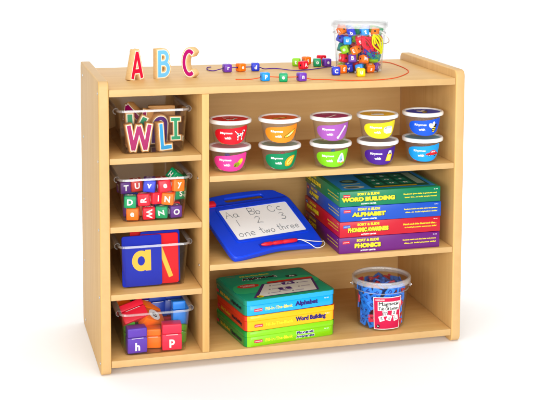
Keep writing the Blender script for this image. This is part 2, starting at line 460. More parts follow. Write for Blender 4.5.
wood_letter('B', '#7cc5ef', 0.081, (0.194, 0.19, ZTOP), (0, 0, R(22)), 'standing wooden letter B with a light blue face on the shelf top', GT, wx=0.88, thick=0.018)
wood_letter('C', '#b40e70', 0.081, (0.272, 0.192, ZTOP), (0, 0, R(-47)), 'standing wooden letter C with a magenta face turned aside on the shelf top', GT, wx=0.92, thick=0.019)
GB = 'wooden letters in the top bin'
zb = Z1 + 0.003; y1 = BY[1]
wood_letter('W', '#a40c66', 0.074, (0.111, y1 + 0.032, zb), (R(-3), 0, R(2)), 'wooden letter W with a magenta face at the front of the top bin', GB, wx=1.06, thick=0.028, mat=WOOD_BLK)
wood_letter('L', '#3ba6e2', 0.075, (0.182, y1 + 0.04, zb), (R(-2), R(-3), R(14)), 'wooden letter L with a light blue face in the top bin', GB, wx=0.92, thick=0.026, mat=WOOD_BLK)
wood_letter('I', '#159a6d', 0.064, (0.214, y1 + 0.070, zb + 0.018), (R(-4), 0, R(0)), 'wooden letter I with a green face propped high in the top bin', GB, wx=0.95, thick=0.024, mat=WOOD_BLK)
wood_letter('Z', '#a40c66', 0.088, (0.150, y1 + 0.095, zb + 0.075), (R(-62), R(-80), R(8)), 'wooden letter Z with a magenta face lying behind the W', GB, thick=0.022, mat=WOOD_BLK)
wood_letter('V', '#159a6d', 0.09, (0.095, y1 + 0.085, zb + 0.001), (R(-6), R(14), R(0)), 'wooden letter V with a green face leaning behind the W', GB, thick=0.024, mat=WOOD_BLK, wx=1.1)
wood_letter('U', '#5a2480', 0.080, (0.176, y1 + 0.098, zb + 0.085), (R(-10), R(180), R(10)), 'wooden letter U with a purple face upside down behind the L', GB, thick=0.024, mat=WOOD_BLK)
wood_letter('E', '#e2762a', 0.098, (0.188, y1 + 0.152, zb), (R(4), 0, R(172)), 'wooden letter E seen from its bare back at the rear of the top bin', GB, thick=0.026, mat=WOOD_BLK, wx=1.35)

# ------------------------------------------------------------------ letter cubes
def cube(name, ch, color, e, loc, rot, label, cat, group, hole=False, side=None, ink_=None, frot=0.0, hl=0.5, top=None, bev=None):
    m = MB(); m.box((e, e, e), (0, 0, 0), plastic(color), bev=bev or e * 0.11, seg=3)
    h2 = e / 2; pr = ink_ or WHITE_INK
    fr = {'f': flat((0, -h2, 0), (1, 0, 0), (0, 0, 1), (0, -1, 0)), 'b': flat((0, h2, 0), (-1, 0, 0), (0, 0, 1), (0, 1, 0)),
          't': flat((0, 0, h2), (1, 0, 0), (0, 1, 0), (0, 0, 1)), 'r': flat((h2, 0, 0), (0, 1, 0), (0, 0, 1), (1, 0, 0)), 'l': flat((-h2, 0, 0), (0, -1, 0), (0, 0, 1), (-1, 0, 0))}
    low = ch.islower() and ch not in 'bdfhklt'
    for k in 'ft' if hole else 'ftlr':
        c = ch
        if k == 't' and top: c = top
        if k in 'lr' and side: c = side
        hh = e * hl * (0.72 if (c.islower() and c not in 'bdfhkltpqgyj') else 1)
        m.text(c, fr[k], pr, h=hh, bold=0.035, rot=frot if k == 'f' else random.choice((0, PI/2, PI)))
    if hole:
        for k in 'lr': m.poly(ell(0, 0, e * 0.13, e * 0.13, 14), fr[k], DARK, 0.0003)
    o = m.build(name, None, 40); o.location = loc; o.rotation_euler = rot
    return tag(o, label, cat, group)

CL = {'purple': '#6a3aa0', 'orange': '#ee7a1e', 'blue': '#2436b4', 'sky': '#1f8fe0', 'green': '#0f9362', 'red': '#d41d38', 'lime': '#8fc92a', 'yellow': '#f4d21e', 'teal': '#12908c', 'brick': '#b8352a', 'plum': '#5a3080'}
CN = {'sky': 'sky blue', 'lime': 'lime green', 'brick': 'brick red'}
GC = 'letter cubes in the second bin'
E3 = 0.032; y2 = BY[2]; z0 = Z2 + 0.003 + E3 / 2
def bc(ch, col, x, y, z, rx, ry, rz, label, frot=0, **k):
    cube('letter_cube', ch, CL[col], E3, (x, y, z), (R(rx), R(ry), R(rz)), label, 'cube', GC, frot=frot, **k)
bc('e', 'orange', 0.0935, y2 + 0.033, z0, 0, 0, -14, 'orange letter cube marked e at the front left floor of the bin')
bc('W', 'red', 0.1345, y2 + 0.031, z0, 0, 0, -3, 'red letter cube with a sideways W in the bottom row', frot=-PI/2)
bc('Z', 'green', 0.1705, y2 + 0.034, z0, 0, 0, -17, 'green letter cube marked with a tilted Z in the bottom row', frot=R(-80))
bc('O', 'plum', 0.2045, y2 + 0.034, z0, 0, 0, 8, 'purple letter cube marked O at the front right floor of the bin')
bc('D', 'green', 0.0865, y2 + 0.031, z0 + 0.0335, 0, 2, -10, 'green letter cube marked D above the orange e cube')
bc('R', 'red', 0.1235, y2 + 0.034, z0 + 0.0365, 0, -4, -16, 'red letter cube with a sideways R in the middle row', frot=PI/2)
bc('I', 'red', 0.1555, y2 + 0.046, z0 + 0.036, 0, 3, 18, 'red letter cube marked I in the middle row')
bc('N', 'orange', 0.188, y2 + 0.036, z0 + 0.0345, 0, 5, -20, 'orange letter cube marked N in the middle row')
bc('T', 'plum', 0.076, y2 + 0.07, z0 + 0.063, 0, 0, 12, 'purple letter cube marked T in shade at the upper left')
bc('U', 'brick', 0.107, y2 + 0.066, z0 + 0.068, 0, -3, 4, 'dull red letter cube marked U behind the blue v cube')
bc('v', 'blue', 0.138, y2 + 0.034, z0 + 0.0705, -8, 6, -12, 'blue letter cube marked v in the top row')
bc('e', 'red', 0.1745, y2 + 0.034, z0 + 0.0695, -6, -4, 8, 'red letter cube marked e in the top row')
bc('y', 'orange', 0.211, y2 + 0.038, z0 + 0.068, -6, 5, 16, 'orange letter cube marked y at the top right')
bc('H', 'green', 0.214, y2 + 0.088, z0 + 0.08, 24, 30, 30, 'green letter cube tipped on its corner behind the y cube')
bc('S', 'green', 0.219, y2 + 0.073, z0 + 0.039, 0, 0, 24, 'green letter cube seen edge on at the far right of the bin')
bc('K', 'blue', 0.095, y2 + 0.072, z0 + 0.0305, 0, 0, 20, 'blue letter cube glimpsed behind the green D cube')
for (x, y, z, c, ch) in ((0.09, 0.075, 0, 'purple', 'M'), (0.13, 0.072, 0, 'orange', 'C'), (0.17, 0.075, 0, 'blue', 'G'), (0.207, 0.076, 0, 'red', 'F'), (0.14, 0.085, 0.034, 'green', 'P'),
                         (0.178, 0.085, 0.034, 'purple', 'B'), (0.145, 0.08, 0.067, 'purple', 'X'), (0.178, 0.076, 0.066, 'brick', 'J'), (0.1, 0.125, 0, 'red', 'L'), (0.15, 0.125, 0, 'lime', 'A'), (0.2, 0.125, 0, 'orange', 'Q')):
    bc(ch, c, x, y2 + y, z0 + z, 0, 0, random.uniform(-15, 15), CN.get(c, c) + ' letter cube marked %s behind the front cubes of the second bin' % ch)

# ------------------------------------------------------------------ letter boards (third bin)
GLB = 'letter boards in the third bin'
SAND = plain('sandpaper_tan', '#e8b84a', 0.95, 0.1, 0.18, 700)
def letter_board(color, x, y, lean, label, w=0.105, h=0.133, strokes=None, rz=0.0, sc=0.062, off=(0, 0)):
    t = thing('letter_board', label, 'board', (x, y, Z3 + 0.0036), 0, GLB, (R(lean), 0, R(rz)))
    up = Matrix(((1, 0, 0, 0), (0, 0, -1, 0), (0, 1, 0, 0), (0, 0, 0, 1)))
    m = MB(); m.prism(rrect(-w/2, 0, w/2, h, 0.006, 4), -0.002, 0.002, plain('board_' + color, color, 0.6, 0.15, 0.04, 30), up, bev=0.0007)
    m.build('panel', t, 40)
    if strokes:
        lp = contours(strokes, 0.06, 0.048, -0.3, -0.6, 1.1, 1.3)
        vs, fs = curve_mesh([[((p[0] - 0.33) * sc + off[0], (p[1] - 0.32) * sc + h / 2 + off[1]) for p in l] for l in lp], 0.0003)
        f = MB(); f.add(vs, fs, SAND, Matrix.Translation((0, -0.0024, 0)) @ up); f.build('sandpaper_letter', t, 0)
    return t
yb = BY[3] + 0.017
BLU, RED_ = '#1226a8', '#d0131f'
letter_board(BLU, 0.1155, yb, -5, 'blue letter board with a tan sandpaper a at the front of the bin', strokes=STRK['a'], sc=0.068, rz=1)
letter_board(RED_, 0.161, yb + 0.007, -5, 'red letter board with a slanted tan stroke behind the blue a board', strokes=[((0.0, 1.1), (0.48, -0.25))], sc=0.055, off=(0.022, -0.014), rz=1)
letter_board(BLU, 0.1665, yb + 0.0165, -4, 'blue letter board third from the front of its bin', h=0.139, rz=2)
letter_board(RED_, 0.141, yb + 0.026, -5, 'red letter board standing tallest in the middle of its bin', h=0.143, rz=-1)
letter_board(BLU, 0.158, yb + 0.035, -5, 'blue letter board last in its bin', h=0.14, rz=1)

# ------------------------------------------------------------------ flip blocks (bottom bin)
GF = 'flip letter blocks in the bottom bin'
def flip_block(color, ch, loc, rot, label, w=0.052, h=0.067, d=0.036, circ=False):
    t = thing('flip_block', label, 'block', loc, 0, GF, rot)
    m = MB(); hs = h * 0.62; pm = plastic(color)
    m.box((w, d, hs), (0, 0, hs / 2), pm, bev=0.003, seg=3); m.build('base', t, 40)
    f = MB(); f.box((w * 0.985, d, h - hs - 0.001), (0, 0, (h + hs + 0.001) / 2), pm, bev=0.003, seg=3); f.build('flip_top', t, 40)
    F = flat((0, -d / 2, 0), (1, 0, 0), (0, 0, 1), (0, -1, 0))
    p = MB()
    if circ:
        p.poly(ell(0, hs * 0.52, w * 0.27, w * 0.27, 28), F, WHITE_INK, 0.0003)
        p.text(ch, F, ink('#3a3034'), (0, hs * 0.52), h=w * 0.24, bold=0.02, lift=0.0006)
    else:
        if ch: p.text(ch, F, WHITE_INK, (0, hs * 0.42), h=hs * 0.52, bold=0.04)
        p.poly([(-w*.3, hs * 0.95), (w*.3, hs * 0.95), (w*.3, hs * 0.975), (-w*.3, hs * 0.975)], F, WHITE_INK, 0.0003)
    p.build('print', t, 0)
    return t
y4 = BY[4]; zf = ZB + 0.003
flip_block('#5b3aa6', 'h', (0.0985, y4 + 0.037, zf), (0, 0, R(3)), 'purple flip block with a white h at the front left of the bottom bin')
flip_block('#d62a4c', 'p', (0.192, y4 + 0.036, zf), (0, 0, R(-4)), 'red flip block with a white p at the front right of the bottom bin', h=0.070)
flip_block('#ef7d22', 'e', (0.150, y4 + 0.086, zf + 0.048), (R(-56), R(24), R(24)), 'orange flip block lying tilted with its letter in a white circle', w=0.066, h=0.072, circ=True)
flip_block('#ef7d22', '', (0.1475, y4 + 0.062, zf), (0, 0, R(-10)), 'orange flip block standing low between the h and p blocks', w=0.042, h=0.052)
flip_block('#d0273f', '', (0.104, y4 + 0.078, zf + 0.066), (R(-35), R(-12), R(16)), 'red flip block leaning over the purple h block', w=0.07, h=0.052)
flip_block('#2f7fd6', '', (0.219, y4 + 0.078, zf + 0.052), (R(-6), 0, R(0)), 'bright blue flip block standing at the upper right of the bottom bin', w=0.036, h=0.062)
flip_block('#6cc026', '', (0.212, y4 + 0.084, zf), (0, 0, R(6)), 'lime green flip block under the bright blue one', w=0.05, h=0.051)
flip_block('#4fa838', '', (0.0835, y4 + 0.085, zf), (0, 0, R(10)), 'green flip block standing at the left wall of the bottom bin', w=0.03, h=0.068)
flip_block('#4d2a9c', '', (0.128, y4 + 0.15, zf + 0.06), (R(-10), R(10), R(10)), 'dark purple flip block sticking up at the back of the bottom bin', w=0.045)
flip_block('#2d9a4c', '', (0.084, y4 + 0.148, zf + 0.068), (R(-20), R(-8), R(5)), 'green flip block at the back left corner of the bottom bin', w=0.045, h=0.06)
flip_block('#ee7420', '', (0.083, y4 + 0.108, zf + 0.082), (R(-70), R(-8), R(10)), 'orange flip block lying on top at the left of the bottom bin', w=0.04, h=0.055)
flip_block('#24409a', '', (0.172, y4 + 0.15, zf + 0.052), (R(-8), 0, R(4)), 'navy flip block left of the pair at the back of the bottom bin', w=0.05)
flip_block('#24409a', '', (0.212, y4 + 0.145, zf + 0.056), (R(-8), R(4), R(-6)), 'navy flip block right of the pair at the back of the bottom bin', w=0.045)
flip_block('#ee7420', 'c', (0.145, y4 + 0.15, zf), (0, 0, R(6)), 'orange flip block hidden low at the back of the bottom bin', w=0.05, h=0.06)
flip_block('#d0273f', 'r', (0.2, y4 + 0.15, zf), (0, 0, R(2)), 'red flip block hidden low at the back right of the bottom bin', w=0.05, h=0.052)
flip_block('#6cc026', 'j', (0.1, y4 + 0.15, zf), (0, 0, R(4)), 'lime green flip block hidden low at the back left of the bottom bin', w=0.05, h=0.06)

# ------------------------------------------------------------------ beads and strings on top
GBD = 'letter beads on top of the shelf'
EB = 0.0228; zb_ = ZTOP + EB / 2 + 0.0004
def bead(ch, col, x, y, rz, label, dz=0.0, group=GBD, e=EB, rx=0, ry=0):
    return cube('letter_bead', ch, CL[col], e, (x, y, zb_ + dz), (R(rx), R(ry), R(rz)), label, 'bead', group, hole=True, bev=e * 0.16)
bead('r', 'purple', 0.3906, 0.2665, 8, 'purple letter bead r threaded first on the purple string')
bead('e', 'orange', 0.4315, 0.2735, 22, 'orange letter bead threaded between the r and d beads')
bead('d', 'blue', 0.4736, 0.2735, -5, 'blue letter bead d threaded on the purple string')
bead('P', 'sky', 0.4510, 0.0715, 6, 'sky blue letter bead P threaded on the orange string')
bead('e', 'green', 0.4954, 0.0465, -14, 'green letter bead threaded between the P and n beads')
bead('n', 'purple', 0.5453, 0.0445, 9, 'purple letter bead n threaded on the orange string')
bead('t', 'lime', 0.6175, 0.353, -25, 'lime green letter bead at the left of the loose cluster')
bead('s', 'orange', 0.6565, 0.383, 12, 'orange letter bead behind the red A bead')
bead('A', 'red', 0.6175, 0.28, 30, 'red letter bead A at the front of the loose cluster', rx=-6)
bead('h', 'red', 0.7105, 0.407, 20, 'red letter bead at the back of the loose cluster')
bead('o', 'green', 0.6737, 0.330, -8, 'green letter bead o in the loose cluster')
bead('e', 'purple', 0.7015, 0.3255, 10, 'purple letter bead at the right of the loose cluster')
bead('C', 'blue', 0.6708, 0.1375, -8, 'blue letter bead C left of the clear bead tub')
bead('g', 'orange', 0.7000, 0.1720, 14, 'orange letter bead between the blue C bead and the tub')
bead('u', 'yellow', 0.7283, 0.0916, -6, 'yellow letter bead in front of the clear bead tub')
def string(name, pts, r, color, label):
    m = MB(); m.tube(catmull(pts, 6, False), r, plain('cord_' + color, color, 0.7, 0.2, 0.12, 400), 8)
    tag(m.build(name), label, 'string', 'lacing strings on the shelf top')
zs = ZTOP + 0.0022; zc = zb_
string('lacing_string', [(0.3658, 0.3689, zs), (0.3542, 0.3625, zs), (0.3454, 0.3266, zs), (0.3469, 0.2984, zs), (0.358, 0.288, zs), (0.374, 0.275, zs + 0.006), (0.3906, 0.2665, zc), (0.411, 0.268, zc), (0.4315, 0.2735, zc), (0.4525, 0.2745, zc), (0.4736, 0.2735, zc), (0.4905, 0.281, zs + 0.006),
        (0.506, 0.295, zs), (0.5304, 0.300, zs), (0.5517, 0.283, zs), (0.5704, 0.2524, zs), (0.5964, 0.2395, zs), (0.6301, 0.250, zs), (0.6656, 0.2724, zs), (0.7, 0.296, zs), (0.7161, 0.302, zs)], 0.0014, '#5a2f8c', 'purple lacing string curling along the shelf top behind the beads')
zs = ZTOP + 0.0014
string('lacing_string', [(0.3789, 0.1084, zs), (0.4124, 0.1, zs), (0.434, 0.083, zs + 0.005), (0.451, 0.0715, zc), (0.473, 0.058, zc), (0.4954, 0.0465, zc), (0.52, 0.045, zc), (0.5453, 0.0445, zc), (0.5627, 0.051, zs + 0.005),
        (0.5827, 0.060, zs), (0.615, 0.0503, zs), (0.6481, 0.0275, zs), (0.6993, 0.0141, zs), (0.7556, 0.0124, zs), (0.8088, 0.0368, zs), (0.8543, 0.0881, zs), (0.889, 0.1442, zs), (0.9052, 0.2072, zs), (0.9103, 0.2872, zs), (0.9074, 0.348, zs), (0.89, 0.375, zs), (0.86, 0.34, zs)], 0.00115, '#e2501f', 'thin orange lacing string looping round the front of the bead tub')

# ------------------------------------------------------------------ clear buckets
def bucket(loc, rz, label, group, hgt, rb, rt, band=0.012, lid=True, handle=True):
    t = thing('clear_tub', label, 'tub', loc, rz, group)
    m = MB(); w = 0.0016
    m.lathe([(0.0001, 0.001), (rb - 0.006, 0.001), (rb - 0.001, 0.003), (rb, 0.008), (rt, hgt), (rt - w, hgt), (rb - w, 0.010), (rb - 0.006, 0.003), (0.0001, 0.003)], CLEAR_TUB, 64)
    m.build('body', t, 50)
    m = MB(); z = hgt - 0.030; r_ = rb + (rt - rb) * (z - 0.008) / (hgt - 0.008)
    m.lathe([(r_ + 0.0002, z), (r_ + 0.0028, z), (r_ + 0.0028, z + 0.0018), (r_ + 0.0002, z + 0.0018)], CLEAR_RIM, 64, close=True); m.build('rib', t, 50)
    m = MB(); ro = rt + 0.0048
    m.lathe([(ro - 0.001, hgt - band), (ro, hgt - band + 0.001), (ro, hgt + 0.001), (ro - 0.0015, hgt + 0.0028), (ro - 0.006, hgt + 0.0028), (ro - 0.0075, hgt + 0.0005), (ro - 0.0075, hgt - 0.004), (ro - 0.003, hgt - 0.004), (ro - 0.0025, hgt - band)], CLEAR_LID, 72, close=True)
    lo = m.build('lid', t, 50)
    m = MB(); m.lathe([(0.0001, hgt - 0.0035), (ro - 0.0078, hgt - 0.0035), (ro - 0.0078, hgt - 0.0022), (0.0001, hgt - 0.0022)], CLEAR_TUB, 64); m.build('lid_panel', lo, 50)
    if handle:
        a0, zz, sag = handle
        pts = []
        for i in range(25):
            a = PI * i / 24
            x = (rt + 0.007) * math.cos(a); s_ = math.sin(a)
            pts.append((x, -0.0 - s_ * (rt + 0.010), hgt - 0.022 + s_ * sag))
        M = Matrix.Rotation(a0, 4, 'Z')
        m = MB(); m.tube(pts, 0.0017, WHITE if zz else CLEAR_LID, 8, M)
        for sx in (-1, 1): m.box((0.005, 0.011, 0.011), (sx * (rt + 0.003), 0, hgt - 0.022), CLEAR_RIM, M, bev=0.002)
        m.build('handle', t, 50)
    return t
TBX, TBY = 0.7615, 0.205
bucket((TBX, TBY, ZTOP + 0.0005), 0, 'clear round tub full of bright letter beads on the shelf top', 'clear round tubs', 0.139, 0.0655, 0.0765, handle=(R(120), True, -0.045))
MGX, MGY = 0.7985, 0.098
mt = bucket((MGX, MGY, ZB + 0.0005), 0, 'clear round tub of blue and red magnetic letter tiles on the bottom shelf', 'clear round tubs', 0.138, 0.066, 0.0785, handle=(R(160), True, -0.035))

# beads inside the tub
GIN = 'letter beads inside the clear tub'
cols = ['red', 'blue', 'orange', 'sky', 'lime', 'purple', 'green', 'yellow', 'red', 'teal', 'blue', 'orange']
used = set(); LET = 'abcdefghkmnopqrstuvwyzABDEFGHKMNRST'
order = []
def pick(col):
    for _ in range(200):
        ch = random.choice(LET)
        if (col, ch.lower()) not in used:
            used.add((col, ch.lower())); return ch
    return 'x'
fixed = {  # hand-placed colours on the camera side: (layer, slot)
 0: ['lime', 'blue', 'sky', 'orange', 'purple', 'red'], 1: ['red', 'purple', 'orange', 'lime', 'teal', 'blue'], 2: ['lime', 'orange', 'red', 'red', 'blue', 'green'], 3: ['sky', 'red', 'orange', 'red', 'lime', 'orange'], 4: ['blue', 'sky', 'orange', 'green', 'lime', 'purple']}
lay = [0.0145, 0.040, 0.066, 0.092, 0.1165]
for k, zz in enumerate(lay):
    rr = 0.0655 + 0.011 * zz / 0.139 - 0.0205
    n = 9
    for i in range(n):
        a = R(-90 + 13 * k) + 2 * PI * (i - 2) / n - R(16)
        col = fixed[k][i] if i < 6 else random.choice(cols)
        ch = pick(col)
        x, y = TBX + rr * math.cos(a), TBY + rr * math.sin(a)
        cube('letter_bead', ch, CL[col], 0.0225, (x, y, ZTOP + zz + random.uniform(-.002, .002)), (R(random.uniform(-25, 25)), R(random.uniform(-25, 25)), a + PI/2 + R(random.uniform(-35, 35))),
             '%s letter bead marked %s in the clear tub, %s layer' % (CN.get(col, col), ch, ('bottom', 'second', 'middle', 'fourth', 'top')[k]), 'bead', GIN, hole=True, bev=0.0036)
    for i in range(3):
        a = 2 * PI * i / 3 + k; col = random.choice(cols); ch = pick(col)
        cube('letter_bead', ch, CL[col], 0.0225, (TBX + 0.018 * math.cos(a), TBY + 0.018 * math.sin(a), ZTOP + zz + 0.003), (R(random.uniform(-20, 20)), R(random.uniform(-20, 20)), random.uniform(0, 6)),
             '%s letter bead marked %s at the core of the clear tub, %s layer' % (CN.get(col, col), ch, ('bottom', 'second', 'middle', 'fourth', 'top')[k]), 'bead', GIN, hole=True, bev=0.0036)
# bundled laces pressed against the wall of the tub
def lace(color, label, a0, z0, sa, sz, turns, seed, r=0.0015, rad=0.0705):
    rnd = random.Random(seed); pts = []
    for i in range(turns * 6):
        t = i / 6 * 2 * PI; a = a0 + sa * math.sin(t * 1.0 + rnd.uniform(-.4, .4)); z = z0 + sz * math.cos(t * 1.13 + rnd.uniform(-.4, .4))
        rr = rad + 0.011 * (z - 0.07) / 0.139 - 0.004 + rnd.uniform(-0.001, 0.001)
        pts.append((TBX + rr * math.cos(a), TBY + rr * math.sin(a), ZTOP + z))
    m = MB(); m.tube(catmull(pts, 5, False), r, plain('cord_' + color, color, 0.6, 0.3, 0.1, 400), 7)
    tag(m.build('lacing_string'), label, 'string', 'laces bundled in the clear tub')
lace('#d8dc1c', 'yellow lace bundled inside the clear bead tub', R(-60), 0.083, R(17), 0.027, 3, 3, 0.0024, 0.0745)
lace('#d41d38', 'red lace coiled inside the clear bead tub', R(-88), 0.085, R(15), 0.020, 4, 5, 0.0022)
lace('#1b8a86', 'teal lace low inside the clear bead tub', R(-72), 0.050, R(17), 0.010, 3, 8)
lace('#3b2fa0', 'blue lace crossing the middle of the clear bead tub', R(-82), 0.058, R(14), 0.012, 3, 11)

# magnetic tiles
GMT = 'magnetic letter tiles in the clear tub'
TB_, TR_ = plain('tile_blue', '#1480ee', 0.3, 0.5, 0.05, 30), plain('tile_red', '#dc1c48', 0.3, 0.5, 0.05, 30)
def tile_mesh(ch, red):
    m = MB(); m.prism(rrect(-0.0105, -0.013, 0.0105, 0.013, 0.002, 3), -0.0022, 0.0022, TR_ if red else TB_, bev=0.0006)
    for s in (1, -1): m.text(ch, flat((0, 0, 0.0022 * s), (s, 0, 0), (0, 1, 0), (0, 0, s)), ink('#8c1535') if red else ink('#12459a'), h=0.012, bold=0.03)
    o = m.build('letter_tile'); return o
proto = {}
for red in (0, 1):
    for ch in ('k', 'e', 'b', 'n', 'v'): proto[(red, ch)] = tile_mesh(ch, red)
cnt = 0; seen = set()
rt_ = random.Random(21)
def put_tile(p, eul):
    global cnt
    red = 1 if rt_.random() < 0.19 else 0; key = (red, rt_.choice('kebnv'))
    o = proto[key]
    if key in seen:
        o = o.copy(); COL.objects.link(o)
    seen.add(key)
    o.location = p; o.rotation_euler = eul
    tag(o, ('red' if red else 'blue') + ' plastic letter tile jumbled in the magnetic letters tub', 'tile', ('red' if red else 'blue') + ' ' + GMT); cnt += 1
for k in range(6):
    zz = 0.015 + k * 0.0185
    rr = 0.066 + 0.0125 * zz / 0.138 - 0.010
    n = 13
    for i in range(n):
        a = 2 * PI * (i + 0.37 * k) / n + rt_.uniform(-.1, .1)
        ro = rr - rt_.uniform(0.0, 0.005)
        p = Vector((MGX + ro * math.cos(a), MGY + ro * math.sin(a), ZB + 0.002 + zz + rt_.uniform(-.003, .003)))
        # face outwards, then roll and tip at random
        Mr = Matrix.Rotation(a, 3, 'Z') @ Matrix.Rotation(R(90), 3, 'Y') @ Matrix.Rotation(rt_.uniform(0, 6.28), 3, 'Z')
        Mr = Matrix.Rotation(R(rt_.uniform(-22, 22)), 3, 'Z') @ Mr
        put_tile(p, Mr.to_euler())
for i in range(26):
    a = rt_.uniform(0, 6.28); ro = 0.058 * math.sqrt(rt_.random())
    put_tile((MGX + ro * math.cos(a), MGY + ro * math.sin(a), ZB + 0.117 + 0.010 * (1 - ro / 0.06) + rt_.uniform(-.004, .004)), (R(rt_.uniform(-35, 35)), R(rt_.uniform(-35, 35)), rt_.uniform(0, 6.28)))
for (k, o) in proto.items():
    if k not in seen: bpy.data.objects.remove(o)

# label of the magnetic tub
def cone(rb, rt, h, th0, zoff=0.0):
    def f(u, v, w):
        r = rb + (rt - rb) * (v + zoff) / h + w; a = th0 + u / (rb + (rt - rb) * 0.5)
        return Vector((r * math.sin(a), -r * math.cos(a), v + zoff))
    return f
def cgrid(m, x0, y0, x1, y1, mapf, mat, w, nx=12, ny=2):
    vs = []; fs = []
    for j in range(ny + 1):
        for i in range(nx + 1): vs.append(mapf(x0 + (x1 - x0) * i / nx, y0 + (y1 - y0) * j / ny, w))
    for j in range(ny):
        for i in range(nx): a = j * (nx + 1) + i; fs.append([a, a + 1, a + nx + 2, a + nx + 1])
    m.add(vs, fs, mat)
MAG = ink('#c81e4e')
F = cone(0.0662, 0.0787, 0.138, R(-4))
m = MB()
cgrid(m, -0.0405, 0.005, 0.0405, 0.099, F, WHITE_INK, 0.0004)
cgrid(m, -0.0385, 0.007, 0.0385, 0.097, F, MAG, 0.0007)
cgrid(m, -0.0285, 0.060, 0.0355, 0.086, F, WHITE_INK, 0.0010)
for q in range(3): m.text('Magnetic', F, DARK, (0.0030 + 0.0005 * q, 0.0785), h=0.0140, w=0.058, bold=0.0, lift=0.0013 + 0.0001 * q)
for q in range(3): m.text('Tub Of Letters', F, DARK, (0.0032 + 0.0004 * q, 0.066), h=0.0090, w=0.059, bold=0.0, lift=0.0013 + 0.0001 * q)
m.text('LAKESHORE', F, WHITE_INK, (-0.0225, 0.0915), w=0.024, h=0.0042, bold=0.02, lift=0.0013)
m.poly(ell(-0.0275, 0.0145, 0.005, 0.005, 18), F, DARK, 0.0010)
m.text('3+', F, WHITE_INK, (-0.0275, 0.0145), h=0.004, bold=0.02, lift=0.0013)
for (x, y, a, ch) in ((-0.008, 0.0515, 6, 'm'), (0.019, 0.053, -4, 'a'), (-0.018, 0.037, 18, 'g'), (0.0045, 0.0385, -20, 'd'), (0.025, 0.037, 12, 'L')):
    c, s_ = math.cos(R(a)), math.sin(R(a)); q = [(-0.0072, -0.0078), (0.0072, -0.0078), (0.0072, 0.0078), (-0.0072, 0.0078)]
    m.patch([(x + p[0]*c - p[1]*s_, y + p[0]*s_ + p[1]*c) for p in q], F, WHITE_INK, 0.0010)
    m.text(ch, F, DARK, (x, y), h=0.0095, bold=0.0, rot=R(a), lift=0.0014)
m.build('label', mt, 0)

